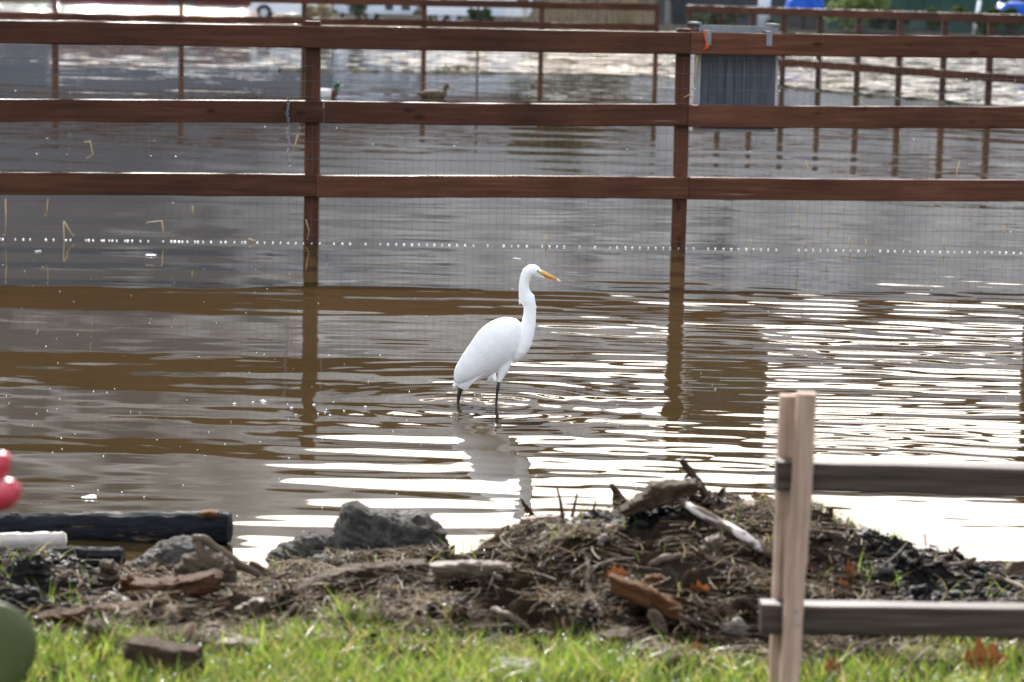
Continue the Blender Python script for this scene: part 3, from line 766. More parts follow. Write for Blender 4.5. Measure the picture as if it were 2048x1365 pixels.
loft(tmp, [(545, 118, 20, 18), (572, 128, 12, 11), (596, 137, 5, 5)], 14)                 # chin feathers
loft(tmp, [(395, 545, 40, 30, -.02), (388, 590, 30, 24, -.02), (376, 630, 17, 15, -.02), (366, 658, 9.5, 9.5, -.02)], 14)
loft(tmp, [(300, 600, 36, 34, .03), (335, 635, 26, 24, .03), (350, 652, 10, 10, .03)], 14)     # belly feathers
raw = tmp.build('egret_raw', M_feather)
md = raw.modifiers.new('r', 'REMESH'); md.mode = 'VOXEL'; md.voxel_size = 0.0032
md2 = raw.modifiers.new('s', 'SMOOTH'); md2.iterations = 3; md2.factor = 0.5
dg = bpy.context.evaluated_depsgraph_get()
bme = bpy.data.meshes.new_from_object(raw.evaluated_get(dg))
bpy.data.objects.remove(raw)
bme.materials.clear()
bodyo = finish('body', bme, M_feather, eg, True)
# wings: rows of overlapping feathers laid on each flank
bc = [np.array(EZ(s[0], s[1])) for s in BODY]
def body_at(s):
    i = min(int(s), len(BODY) - 2); f_ = s - i
    c = bc[i] * (1 - f_) + bc[i + 1] * f_
    t = bc[i + 1] - bc[i]; t = t / np.linalg.norm(t)
    rh = (BODY[i][2] * (1 - f_) + BODY[i + 1][2] * f_) * EPX; rw = (BODY[i][3] * (1 - f_) + BODY[i + 1][3] * f_) * EPX
    a = np.cross(np.array([0, 1.0, 0]), t); a /= np.linalg.norm(a)
    return c, t, a, rh, rw
def surf(s, th, side, off):
    c, t, a, rh, rw = body_at(s)
    # a may point up or down; make it point to the back
    if a[2] < 0: a = -a
    return c + a * (rh + off) * math.cos(th) + np.array([0, side, 0]) * (rw + off) * math.sin(th)
for side in (-1, 1):
    m_ = MB()
    for row in range(8):
        s0 = 9.7 - row * 0.95
        nf = 7
        for q in range(nf):
            th = 0.35 + (q + 0.5 * (row % 2)) * 1.75 / nf + 0.02 * random.uniform(-1, 1)
            ln = 2.9 + row * 0.10; wd = 0.26
            V = []; Fc = []; ns = 6
            for i in range(ns + 1):
                f_ = i / ns
                s = max(0.15, s0 - ln * f_)
                wv = wd * (1.0 if f_ < .6 else math.sqrt(max(0, 1 - ((f_ - .6) / .4) ** 2))) * (0.8 + .4 * f_) + 0.004
                off = 0.0016 + 0.0016 * f_ + 0.0003 * (q % 2)
                dth = 0.10 * f_
                V += [surf(s, th + dth - wv, side, off - .0010), surf(s, th + dth, side, off + 0.0008), surf(s, th + dth + wv, side, off - .0010)]
            for i in range(ns):
                a_ = i * 3; Fc += [(a_, a_ + 1, a_ + 4, a_ + 3), (a_ + 1, a_ + 2, a_ + 5, a_ + 4)]
            m_.add(V, Fc)
    # long flight feathers folded over the tail
    for q in range(7):
        y_ = side * (0.004 + 0.004 * q)
        p0 = EZ(330 - q * 6, 560 + q * 7, side * 0.05); p1 = EZ(215 - q * 3, 640 + q * 5, side * 0.032); p2 = EZ(143 + q * 9, 668 + q * 5.0 + random.uniform(-4, 6), side * 0.012)
        V = []; Fc = []
        for i in range(8):
            f_ = i / 7; p = p0 * (1 - f_) ** 2 + p1 * 2 * f_ * (1 - f_) + p2 * f_ * f_
            w_ = 0.011 * (1 if f_ < .7 else math.sqrt(max(0.02, 1 - ((f_ - .7) / .3) ** 2)))
            d_ = (p2 - p0); d_ /= np.linalg.norm(d_); a_ = np.cross(np.array([0, 1., 0]), d_)
            V += [p - a_ * w_, p + np.array([0, side * .003, 0]), p + a_ * w_]
        for i in range(7):
            a_ = i * 3; Fc += [(a_, a_ + 1, a_ + 4, a_ + 3), (a_ + 1, a_ + 2, a_ + 5, a_ + 4)]
        m_.add(V, Fc)
    m_.build('wing', M_featherw, eg, smooth=True)
m_ = MB()
def tuft(zx, zy, dx, dy_, n, ln, sp):
    for k in range(n):
        p = EZ(zx + random.uniform(-sp, sp), zy + random.uniform(-sp, sp) * .6, random.uniform(-.012, .012))
        a = math.atan2(dy_, dx) + random.uniform(-.35, .35); l_ = ln * random.uniform(.6, 1.2)
        e = EZ(0, 0) ; q = p + (EZ(math.cos(a) * l_, math.sin(a) * l_) - e)
        m_.tube([p, (p + q) / 2 + np.array([0, 0, .001]), q], [.0030, .0022, .0005], 5)
tuft(474, 250, .1, 1, 10, 18, 6); tuft(541, 250, .3, 1, 5, 12, 4); tuft(546, 278, .1, 1, 6, 16, 4)
tuft(462, 520, -.1, 1, 22, 30, 12); tuft(485, 495, -.1, 1, 12, 24, 10); tuft(150, 672, -.15, 1, 14, 20, 10); tuft(330, 640, -.1, 1, 14, 20, 16); tuft(365, 650, 0, 1, 12, 16, 7)
tag(m_.build('plumes', M_feather, eg, smooth=True), kind='stuff')
# bill
m_ = MB(); loft(m_, [(560, 112, 12, 10), (580, 116, 14.5, 10), (600, 125, 13.5, 8.5), (630, 138, 10, 6), (655, 149, 6.5, 4)], 14)
bl = m_.build('bill', M_bill, eg, smooth=True)
m_ = MB(); loft(m_, [(654, 148.6, 6.6, 4.1), (668, 154.5, 4, 2.6), (677, 158, 0.8, 0.8)], 12); m_.build('bill_tip', M_billtip, bl, smooth=True)
m_ = MB(); V = [EZ(600, 126.5, -.0105 * .9), EZ(655, 151, -.0052)]
m_.tube([EZ(572, 121, -.0125), EZ(600, 130, -.0108), EZ(632, 143, -.0074)], [.0012, .0010, .0006], 6); m_.build('gape_line', M_black, bl, smooth=True)
for side in (-1, 1):
    m_ = MB(); m_.sphere(EZ(569, 112, side * .0115), (.0085, .0058, .0052), 12, 8); m_.build('lore', M_lore, eg, smooth=True)
    m_ = MB(); m_.sphere(EZ(560, 105, side * .0165), (.0050, .0045, .0050), 14, 10); ey = m_.build('eye', M_eyey, eg, smooth=True)
    m_ = MB(); m_.sphere(EZ(560.5, 105, side * .0195), (.0026, .0024, .0026), 12, 8); m_.build('pupil', M_black, ey, smooth=True)
def ez_tube(name, pts, dy):
    m_ = MB(); m_.tube([EZ(x, y, dy) for x, y, r in pts], [r * EPX for x, y, r in pts], 12); return m_.build(name, M_black, eg, smooth=True)
ez_tube('leg', [(186, 660, 15), (178, 690, 14), (170, 715, 10.5), (165, 745, 8), (162, 775, 7.5), (156, 860, 7)], 0.015)
ez_tube('leg', [(370, 640, 8), (365, 665, 7.5), (361, 690, 9), (357, 720, 6.5), (354, 765, 6), (350, 850, 6)], -0.02)

# ------------------------------------------------------------------ ducks on the water behind the fence
M_dgreen = mat('green_duck_head', [(0.3, (0.006, 0.05, 0.035)), (0.7, (0.012, 0.09, 0.06))], rough=.3)
M_dbreast = mat('chestnut_breast', [(0.3, (0.06, 0.025, 0.015)), (0.7, (0.10, 0.04, 0.02))], rough=.6)
M_dflank = mat('pale_grey_flank', [(0.3, (0.42, 0.41, 0.4)), (0.7, (0.6, 0.58, 0.56))], rough=.55)
M_dbrown = mat('mottled_brown_duck', [(0.3, (0.0405, 0.027, 0.0171)), (0.7, (0.126, 0.09, 0.0585))], scale=40, rough=.6)
M_dtail = mat('black_tail', [(0.3, (0.015, 0.015, 0.015)), (0.7, (0.04, 0.035, 0.03))], rough=.5)
M_dbill = mat('yellow_bill', [(0.3, (0.42, 0.33, 0.05)), (0.7, (0.5, 0.4, 0.08))], rough=.4)
def duck(u, v, label, male):
    p = PZ(u, v); d = thing('duck', label, 'bird', up(p, -0.02), 'ducks swimming behind the fence')
    def T(x, z, y=0): return p + np.array([x, y, z])
    def lf(name, secs, m):
        m_ = MB(); V = []; Fc = []; n = 14
        for (x, z, rz, ry) in secs:
            for k in range(n):
                a = 6.2832 * k / n; V.append(T(x, z + rz * math.sin(a), ry * math.cos(a)))
        for i in range(len(secs) - 1):
            for k in range(n): k2 = (k + 1) % n; Fc.append((i * n + k, (i + 1) * n + k, (i + 1) * n + k2, i * n + k2))
        Fc += [tuple(range(n)), tuple((len(secs) - 1) * n + k for k in range(n - 1, -1, -1))]
        m_.add(V, Fc); return m_.build(name, m, d, smooth=True)
    lf('body', [(-.24, .07, .01, .02), (-.2, .06, .045, .06), (-.1, .05, .085, .10), (0, .045, .095, .11), (.09, .05, .085, .095), (.10, .05, .08, .09)], M_dflank if male else M_dbrown)
    lf('breast', [(.098, .05, .082, .092), (.15, .065, .07, .07), (.185, .08, .045, .045), (.2, .085, .012, .012)], M_dbreast if male else M_dbrown)
    lf('tail', [(-.3, .10, .004, .02), (-.26, .085, .015, .035), (-.21, .07, .03, .045)], M_dtail if male else M_dbrown)
    m_ = MB(); m_.tube([T(.15, .08), T(.165, .13), T(.168, .175), T(.185, .205)], [.042, .033, .033, .04], 12); m_.sphere(T(.195, .205), (.05, .036, .04), 14, 10); m_.build('head', M_dgreen if male else M_dbrown, d, smooth=True)
    m_ = MB(); m_.tube([T(.235, .203), T(.265, .193), T(.29, .188)], [.018, .016, .010], 10, ell=.5); m_.build('bill', M_dbill, d, smooth=True)
    for s in (-1, 1):
        m_ = MB(); m_.sphere(T(.205, .215, s * .034), .006, 8, 6); m_.build('eye', M_dtail, d, smooth=True)
    for s in (-1, 1):
        m_ = MB(); m_.sphere(T(-.06, .08, s * .075), (.15, .035, .055), 16, 8); m_.build('wing', M_dflank if male else M_dbrown, d, smooth=True)
duck(650, 196, 'drake with a glossy green head and pale flanks swimming beside the fence post', True)
duck(868, 198, 'plain mottled brown duck swimming behind the fence', False)

# ------------------------------------------------------------------ foreground solids
def outline_solid(name, px, d, thick, m, seed=0, p=2.6, n=64, rings=14, noise=0.006, nscale=28, big=0.0, tilt=0.0, label=None, cat=None, group=None, sharp=False, ridge=0.0):
    """a solid whose side view follows an outline; d = distance of its middle, thick = depth in metres"""
    pts = np.array([P(u, v, d) for u, v in px])
    seg = np.linalg.norm(np.roll(pts, -1, 0) - pts, axis=1); cum = np.concatenate([[0], np.cumsum(seg)])
    tt_ = np.linspace(0, cum[-1], n, endpoint=False)
    ring = []
    for t in tt_:
        i = min(np.searchsorted(cum, t, 'right') - 1, len(pts) - 1); f_ = (t - cum[i]) / seg[i]
        ring.append(pts[i] * (1 - f_) + pts[(i + 1) % len(pts)] * f_)
    ring = np.array(ring); c = ring.mean(0)
    V = []; Fc = []
    ts = np.sin(np.linspace(-math.pi / 2, math.pi / 2, rings)) * 0.995
    for t in ts:
        s = (1 - abs(t) ** p) ** (1 / p)
        q = c + (ring - c) * s
        q = q.copy(); q[:, 1] += t * thick / 2 + tilt * (ring[:, 2] - c[2])
        V.append(q)
    V = np.concatenate(V)
    nd = V - c; nd /= np.linalg.norm(nd, axis=1)[:, None] + 1e-9
    a = noise * (nz3(V, nscale, seed) * 1.2 + 0.6 * nz3(V, nscale * 2.3, seed + 9)) * 2
    if big: a = a + big * nz3(V, 9, seed + 20) * 2
    a = a + noise * .45 * nz3(V, nscale * 4.5, seed + 50) * 2
    if ridge:
        q_ = (V - c) * np.array([7, 70, 85.0])
        a = a - ridge * np.abs(nz3(q_, 1.0, seed + 33)) * 2.4
    V = V + nd * a[:, None]
    for i in range(rings - 1):
        for k in range(n):
            k2 = (k + 1) % n
            Fc.append((i * n + k, i * n + k2, (i + 1) * n + k2, (i + 1) * n + k))
    Fc += [tuple(range(n - 1, -1, -1)), tuple((rings - 1) * n + k for k in range(n))]
    # local frame with X along the long side of the outline
    far = ring[np.argmax(ring[:, 0])] - ring[np.argmin(ring[:, 0])]
    x = far / np.linalg.norm(far); y = np.array([0, 1.0, 0]); y = y - x * np.dot(x, y); y /= np.linalg.norm(y); z = np.cross(x, y)
    base = np.array([c[0], c[1], V[:, 2].min()])
    R = np.stack([x, y, z])
    Vl = (V - base) @ R.T
    mx = Matrix(((x[0], y[0], z[0], base[0]), (x[1], y[1], z[1], base[1]), (x[2], y[2], z[2], base[2]), (0, 0, 0, 1)))
    m_ = MB(); m_.add(Vl, Fc)
    o = m_.build(name, m, None, smooth=not sharp, matrix=mx)
    return tag(o, label, cat, group)
def stick(name, pts, rad, m, label=None, cat='stick', group=None, n=9, jit=0.10, twigs=(), parent=None, sub=4):
    """a stick through world points; rad in metres, one per point"""
    pts = [np.array(p, float) for p in pts]
    if not hasattr(rad, '__len__'): rad = [rad] * len(pts)
    PP = []; RRr = []
    for i in range(len(pts) - 1):
        for k in range(sub):
            f_ = k / sub; PP.append(pts[i] * (1 - f_) + pts[i + 1] * f_ + np.array([random.gauss(0, .06), random.gauss(0, .06), random.gauss(0, .06)]) * rad[i] * 2); RRr.append((rad[i] * (1 - f_) + rad[i + 1] * f_) * random.uniform(.92, 1.1))
    PP.append(pts[-1]); RRr.append(rad[-1])
    o0 = PP[0]; x = PP[-1] - PP[0]; x /= np.linalg.norm(x)
    zz = np.array([0, 0, 1.0]) if abs(x[2]) < .9 else np.array([0, 1.0, 0])
    y = np.cross(zz, x); y /= np.linalg.norm(y); z = np.cross(x, y); R = np.stack([x, y, z])
    mx = Matrix(((x[0], y[0], z[0], o0[0]), (x[1], y[1], z[1], o0[1]), (x[2], y[2], z[2], o0[2]), (0, 0, 0, 1)))
    m_ = MB(); m_.tube([R @ (p - o0) for p in PP], RRr, n, jit=jit)
    for tw, tr in twigs:
        tw = [np.array(p, float) for p in tw]
        m_.tube([R @ (p - o0) for p in tw], tr, 6, jit=jit)
    o = m_.build(name, m, parent, smooth=True, matrix=mx)
    return tag(o, label, cat if label else None, group)
def D(u, v): return PG(u, v)[1]

RK = [  # outline, distance, thickness, material, label, big noise
 ([(655, 1135), (652, 1105), (662, 1070), (672, 1040), (690, 1013), (715, 1008), (745, 1022), (790, 1022), (835, 1026), (868, 1042), (890, 1068), (904, 1104), (896, 1135), (820, 1148), (720, 1150)], 7.30, 0.22, M_rock, 'large angular grey rock at the water edge behind the bark plank', .010),
 ([(536, 1150), (538, 1108), (555, 1095), (590, 1078), (635, 1070), (668, 1078), (680, 1110), (680, 1150), (610, 1160)], 7.44, 0.16, M_rock, 'smaller grey rock leaning against the left of the large rock', .008),
 ([(602, 1150), (606, 1124), (630, 1114), (660, 1118), (672, 1135), (668, 1155), (630, 1160)], 7.16, 0.08, M_rock, 'fist-sized grey rock in the gap below the large rock', .004),
 ([(225, 1158), (255, 1130), (300, 1100), (345, 1079), (388, 1080), (420, 1098), (440, 1130), (444, 1165), (330, 1175)], 7.22, 0.20, M_rock, 'wide sloping grey rock behind the forked stick', .008),
 ([(345, 1170), (352, 1138), (370, 1112), (392, 1110), (440, 1106), (462, 1122), (472, 1150), (462, 1175), (400, 1180)], 7.06, 0.10, M_rockbrown, 'rough tan rock under the forked stick', .008),
 ([(186, 1165), (194, 1138), (210, 1120), (226, 1121), (240, 1140), (246, 1166), (215, 1174)], 6.98, 0.08, M_rockbrown, 'small rounded brown stone beside the curved bark', .004),
 ([(970, 1348), (980, 1330), (1020, 1321), (1065, 1325), (1098, 1342), (1090, 1352), (1020, 1356)], 5.82, 0.12, M_palestone, 'flat pale grey stone lying in the grass', .003),
 ([(212, 1202), (215, 1186), (235, 1186), (262, 1198), (266, 1208), (238, 1212)], 6.75, 0.05, M_palestone, 'white broken shell-like stone in front of the curved bark', .003),
 ([(1442, 1268), (1450, 1250), (1475, 1244), (1500, 1252), (1504, 1268), (1470, 1276)], 6.35, 0.06, M_palestone, 'pale stone beside the railing stakes', .003),
 ([(1788, 1150), (1738, 1160), (1740, 1142), (1760, 1132), (1780, 1136)], 6.75, 0.05, M_rock, 'small wet grey stone in the black mud', .003),
 ([(170, 1290), (182, 1255), (200, 1240), (218, 1250), (230, 1275), (222, 1296)], 6.25, 0.07, M_rockbrown, 'dark brown wedge stone at the edge of the grass', .004),
]
for k, (px, d, th, m, lab, big) in enumerate(RK):
    if k in (4, 5, 6, 7, 8, 9, 10): d = PG(np.mean([u for u, v in px]), max(v for u, v in px) - 4)[1] + 0.3 * th
    outline_solid('rock' if m is not M_palestone else 'stone', px, d, th, m, seed=k * 7, big=big, noise=0.007, nscale=34, label=lab, cat='rock', sharp=False, n=150, rings=40)

# logs lying in the shallows on the left
def log(name, a, c, r0, r1, m, label, endm=None, n=28, jit=.09, seg=60):
    pts = [a * (1 - t) + c * t for t in np.linspace(0, 1, seg)]
    x = (c - a) / np.linalg.norm(c - a); y = np.cross(np.array([0, 0, 1.]), x); y /= np.linalg.norm(y); z = np.cross(x, y); R = np.stack([x, y, z])
    rr = np.linspace(r0, r1, seg) * (1 + np.random.default_rng(3).normal(0, .015, seg)); rr[-1] *= .86; rr[0] *= .9
    m_ = MB(); m_.tube([R @ (p - a) for p in pts], list(rr), n, jit=jit)
    mx = Matrix(((x[0], y[0], z[0], a[0]), (x[1], y[1], z[1], a[1]), (x[2], y[2], z[2], a[2]), (0, 0, 0, 1)))
    return tag(m_.build(name, m, None, smooth=True, matrix=mx), label, 'log')
log('log', P(-420, 1062, 7.85), P(460, 1056, 7.70), .048, .050, M_char, 'long charred black log lying in the shallow water')
log('log', P(-300, 1090, 7.42), P(131, 1080, 7.42), .024, .024, M_bleach, 'short bleached pale log resting on the charred logs', n=14)
log('log', P(-300, 1112, 7.25), P(246, 1120, 7.18), .033, .034, M_char, 'split charred log with grey ash on top beside the mud')
log('log', P(1935, 1146, 7.25), P(2300, 1152, 7.25), .034, .036, M_bark, 'dark brown log at the water edge beyond the mud mound')
o = outline_solid('bark_chip', [(395, 1036), (398, 1024), (420, 1019), (440, 1023), (444, 1032), (420, 1036)], 7.70, .06, M_rotten, 5, noise=.002, label='orange bark flake stuck on the end of the charred log', cat='bark')

# bark, planks and chunks of wood
CH = [
 ('bark_slab', [(1238, 1020), (1262, 1000), (1290, 985), (1300, 968), (1330, 963), (1370, 962), (1396, 958), (1404, 968), (1392, 984), (1360, 996), (1320, 1010), (1280, 1022), (1250, 1030)], 7.02, .10, M_bark, 'thick slab of furrowed bark on top of the debris mound', 'bark'),
 ('bark_slab', [(600, 1168), (640, 1150), (700, 1134), (780, 1126), (850, 1122), (864, 1132), (856, 1148), (790, 1156), (700, 1166), (630, 1176)], 6.98, .09, M_bark, 'long bark plank lying in front of the large grey rock', 'bark'),
 ('bark_slab', [(858, 1128), (930, 1122), (1000, 1124), (1026, 1132), (1010, 1148), (940, 1156), (870, 1152)], 6.93, .07, M_stickpale, 'flat tan strip of bark beside the bark plank', 'bark'),
 ('bark_slab', [(258, 1196), (262, 1160), (290, 1162), (340, 1160), (390, 1152), (430, 1142), (446, 1152), (444, 1178), (400, 1188), (330, 1196), (285, 1206)], 6.78, .10, M_barkred, 'curved red-brown bark piece with a pale torn edge', 'bark'),
 ('bark_chunk', [(230, 1176), (236, 1156), (258, 1146), (282, 1150), (290, 1166), (262, 1180)], 6.83, .06, M_rotten, 'crumbly orange bark lump at the end of the curved bark', 'bark'),
 ('bark_slab', [(62, 1252), (66, 1230), (100, 1222), (140, 1222), (172, 1216), (178, 1234), (160, 1250), (110, 1258)], 6.42, .08, M_barkred, 'dark curled bark piece in the mud behind the cactus', 'bark'),
 ('bark_slab', [(180, 1222), (190, 1212), (250, 1208), (300, 1212), (330, 1224), (300, 1240), (240, 1240), (195, 1236)], 6.52, .08, M_barkred, 'brown bark piece lying below the white stone', 'bark'),
 ('wood_block', [(250, 1300), (258, 1278), (300, 1282), (352, 1290), (402, 1296), (410, 1335), (408, 1352), (340, 1352), (300, 1330), (252, 1312)], 6.02, .08, M_bark, 'dark brown block of wood in the grass near the cactus', 'wood'),
 ('wood_chunk', [(1215, 1165), (1222, 1150), (1260, 1162), (1310, 1180), (1350, 1205), (1376, 1228), (1374, 1245), (1350, 1240), (1300, 1215), (1250, 1195), (1222, 1182)], 6.60, .07, M_rotten, 'long rotten orange-brown plank on the front of the mound', 'wood'),
 ('wood_chunk', [(1282, 1165), (1290, 1152), (1322, 1150), (1330, 1158), (1326, 1186), (1300, 1180)], 6.68, .04, M_rotten, 'upright flake of orange wood behind the rotten plank', 'wood'),
 ('wood_chunk', [(1294, 1230), (1306, 1216), (1318, 1222), (1336, 1252), (1332, 1266), (1312, 1262)], 6.36, .05, M_stickpale, 'stubby grey wood chunk standing in front of the rotten plank', 'wood'),
 ('wood_chunk', [(1172, 1300), (1180, 1276), (1220, 1264), (1258, 1262), (1262, 1290), (1240, 1304), (1200, 1308)], 6.15, .09, M_bark, 'dark wood chunk at the edge of the grass below the mound', 'wood'),
 ('wood_chunk', [(1246, 1302), (1260, 1292), (1310, 1290), (1346, 1296), (1340, 1308), (1280, 1312)], 6.08, .06, M_stickpale, 'flat tan wood chip between grass tufts', 'wood'),
 ('wood_chunk', [(1037, 1047), (1040, 1036), (1070, 1034), (1110, 1030), (1130, 1026), (1128, 1040), (1080, 1050), (1048, 1054)], 7.02, .05, M_stickpale, 'short sawn wood piece on the left slope of the mound', 'wood'),
 ('wood_chunk', [(1228, 1015), (1226, 990), (1220, 972), (1226, 968), (1240, 982), (1256, 1006), (1252, 1018)], 7.00, .03, M_bark, 'upright broken splinter beside the bark slab', 'wood'),
 ('wood_chunk', [(1038, 994), (1046, 1000), (1062, 1018), (1071, 1032), (1062, 1033), (1048, 1020)], 7.08, .015, M_rotten, 'pointed reddish sliver sticking out of the mound', 'wood'),
 ('wood_chunk', [(1500, 992), (1506, 982), (1530, 990), (1552, 1000), (1550, 1010), (1520, 1006)], 7.04, .04, M_rotten, 'red-brown wood lump behind the railing stakes', 'wood'),
 ('wood_chunk', [(1442, 996), (1446, 982), (1466, 990), (1488, 1000), (1480, 1010), (1456, 1006)], 7.05, .04, M_bark, 'dark knotty wood lump beside the forked branch', 'wood'),
 ('wood_chunk', [(550, 1245), (590, 1210), (600, 1216), (612, 1240), (580, 1256)], 6.42, .06, M_bark, 'dark triangular wood chip left of the mound', 'wood'),
 ('wood_chunk', [(420, 1300), (440, 1280), (480, 1276), (520, 1286), (505, 1300), (460, 1310)], 6.12, .07, M_stickpale, 'pale split wood chip in the grass beside the wood block', 'wood'),
 ('wood_chunk', [(470, 1215), (510, 1195), (530, 1200), (520, 1222), (490, 1240)], 6.6, .05, M_stickpale, 'pale torn wood piece below the forked stick', 'wood'),
 ('wood_chunk', [(1400, 1100), (1420, 1075), (1440, 1068), (1448, 1085), (1436, 1110), (1412, 1116)], 6.78, .04, M_stickpale, 'pale curled bark shaving under the half-peeled stick', 'wood'),
 ('wood_chunk', [(1195, 1078), (1200, 1068), (1214, 1066), (1212, 1082), (1204, 1092), (1194, 1092)], 6.85, .025, M_palestone, 'small pale peg of wood on the mound', 'wood'),
]
for k, (nm, px, d, th, m, lab, cat) in enumerate(CH):
    _vb = max(v for u, v in px); _ub = np.mean([u for u, v in px]); d = PG(_ub, _vb - 4)[1] - 0.15 * th
    outline_solid(nm, px, d, th, m, seed=100 + k * 3, noise=0.004, nscale=45, label=lab, cat=cat, p=6, n=110, rings=20, ridge=0.007 if 'bark' in nm else 0.004)

def px_stick(name, pl, r_px, m, label, dd=None, lift=0.014, twigs=(), **kw):
    """pl: list of (u,v); dd: distance or None = on the bank"""
    pts = []
    for i, q in enumerate(pl):
        u, v = q[:2]
        d = q[2] if len(q) > 2 else dd
        pts.append(P(u, v, d) if d else PG(u, v, lift))
    dm = np.mean([p[1] for p in pts]); k = dm / F
    rr = r_px if hasattr(r_px, '__len__') else [r_px] * len(pl)
    tw = [([P(u, v, d) for u, v, d in t], [a * k for a in r]) for t, r in twigs]
    return stick(name, pts, [a * k for a in rr], m, label, twigs=tw, **kw)
px_stick('forked_branch', [(1362, 918, 7.0), (1378, 940, 7.0), (1400, 972, 6.98), (1425, 1012, 6.95), (1436, 1040, 6.95)], [6, 8, 8, 9, 9], M_stick, 'dark forked branch standing up from the top of the mound',
         twigs=[([(1382, 948, 7.0), (1374, 952, 6.99), (1369, 957, 6.98)], [5, 4, 2])])
px_stick('stick', [(1357, 1022), (1390, 1042), (1440, 1070), (1490, 1098), (1550, 1138)], [8, 9, 10, 10, 9], M_peeled, 'long half-peeled stick slanting down the mound to the railing', lift=.03)
px_stick('twig', [(1114, 974, 7.0), (1122, 1010, 6.99), (1130, 1068, 6.97)], [2, 3.5, 4.5], M_stick, 'tall thin dark twig sticking up from the mound')
px_stick('twig', [(1154, 988, 7.0), (1150, 1008, 7.0), (1144, 1034, 6.98)], [2, 3, 4], M_stick, 'short dark twig standing beside the tall twig')
px_stick('twig', [(1192, 1002, 7.0), (1186, 1022, 6.98)], [1.5, 3], M_stick, 'tiny pointed twig on the crest of the mound')
px_stick('twig', [(1308, 972, 7.0), (1316, 1000, 6.97), (1324, 1030, 6.95)], [1.5, 2.2, 2.5], M_stick, 'thin twig in front of the bark slab')
px_stick('twig', [(1444, 1000, 6.9), (1448, 1040, 6.86), (1450, 1076, 6.8)], [2.5, 3.5, 4], M_stick, 'upright dark twig beside the half-peeled stick')
px_stick('forked_stick', [(383, 1077, 6.80), (405, 1078, 6.80), (440, 1102, 6.80), (480, 1130, 6.80), (520, 1152, 6.80)], [7, 9, 8, 9, 7], M_stickpale, 'bent pale stick with a peg leg in front of the tan rock',
         twigs=[([(398, 1080, 6.80), (402, 1110, 6.79), (398, 1142, 6.77)], [9, 11, 12])])
px_stick('stick', [(462, 1140), (490, 1158), (530, 1166), (560, 1164)], [4, 4, 4, 3], M_stickpale, 'thin curved pale twig below the bent stick')
px_stick('stick', [(500, 1128, 7.0), (530, 1146, 6.98), (548, 1156, 6.96)], [8, 9, 8], M_bark, 'short dark stick end beside the smaller grey rock')
px_stick('stick', [(440, 1186), (520, 1184), (600, 1180), (700, 1172)], [5, 6, 6, 4], M_stick, 'long dark stick lying below the bark plank')
px_stick('stick', [(1165, 1112), (1180, 1150), (1172, 1180), (1185, 1210), (1205, 1245)], [4, 6, 7, 7, 5], M_stickpale, 'crooked grey root on the front of the mound')
px_stick('stick', [(1180, 1148), (1225, 1132), (1270, 1128)], [3, 4, 3], M_stickpale, 'pale root running sideways across the mound')
px_stick('stick', [(1140, 1270), (1165, 1225), (1185, 1205)], [4, 5, 4], M_stick, 'dark root slanting down to the grass')
px_stick('stick', [(1225, 1215), (1290, 1222), (1350, 1240), (1400, 1262)], [5, 7, 7, 6], M_stick, 'dark branch lying below the rotten plank')
px_stick('stick', [(1300, 1142), (1330, 1128), (1362, 1122)], [7, 8, 6], M_stickpale, 'stubby pale stick above the rotten plank')
px_stick('stick', [(1375, 1220), (1410, 1212), (1436, 1206)], [4, 4, 3], M_stickpale, 'short grey stick beside the rotten plank')
px_stick('stick', [(820, 1190), (850, 1165), (880, 1150)], [3, 4, 3], M_stickpale, 'thin pale stick leaning on the bark plank')
px_stick('stick', [(700, 1202), (760, 1192), (830, 1188)], [3, 4, 4], M_stickpale, 'long thin straw-coloured stick on the litter')
px_stick('stick', [(820, 1278), (900, 1270), (980, 1268), (1040, 1264)], [6, 7, 7, 5], M_stick, 'grey branch lying along the edge of the grass')
px_stick('stick', [(810, 1320), (850, 1300), (910, 1292)], [5, 6, 5], M_stickpale, 'arched pale branch in the grass')
px_stick('stick', [(985, 1230), (1020, 1245), (1055, 1268)], [7, 8, 6], M_stickpale, 'weathered grey stick slanting toward the grass')
px_stick('stick', [(860, 1225), (900, 1212), (930, 1216)], [8, 9, 6], M_char, 'charred black stick end in the litter')
px_stick('stick', [(1745, 1165), (1770, 1140), (1795, 1120), (1812, 1098)], [2, 3, 3, 2], M_stick, 'thin dark stalk in the mud beyond the railing')
px_stick('stick', [(1812, 1150), (1830, 1132), (1840, 1120)], [3, 4, 3], M_stickpale, 'short bent straw in the mud beyond the railing')
px_stick('stick', [(1890, 1142), (1925, 1138), (1950, 1128)], [5, 5, 4], M_stickpale, 'pale broken reed beside the dark brown log')
px_stick('stick', [(1975, 1160), (2010, 1172), (2060, 1192)], [5, 6, 6], M_stickpale, 'grey reed stem sloping down beside the lower rail')
px_stick('stick', [(1980, 1154), (2020, 1150), (2050, 1144)], [4, 4, 4], M_stickpale, 'grey reed stem lying across the dark brown log')
px_stick('stick', [(1886, 1122, 7.0), (1902, 1108, 7.0), (1918, 1094, 7.0)], [5, 6, 2], M_stick, 'jagged wood splinter at the end of the mud mound',
         twigs=[([(1902, 1108, 7.0), (1898, 1098, 7.0)], [4, 1.5]), ([(1908, 1104, 7.0), (1920, 1106, 6.99)], [4, 1.5])])
px_stick('twig', [(1849, 1068, 7.0), (1852, 1092, 7.0)], [1, 1.4], M_stick, 'hair-thin stalk on the mud mound')
px_stick('twig', [(1874, 1092, 7.0), (1878, 1116, 7.0)], [1, 1.8], M_stick, 'thin stalk beside the jagged splinter')

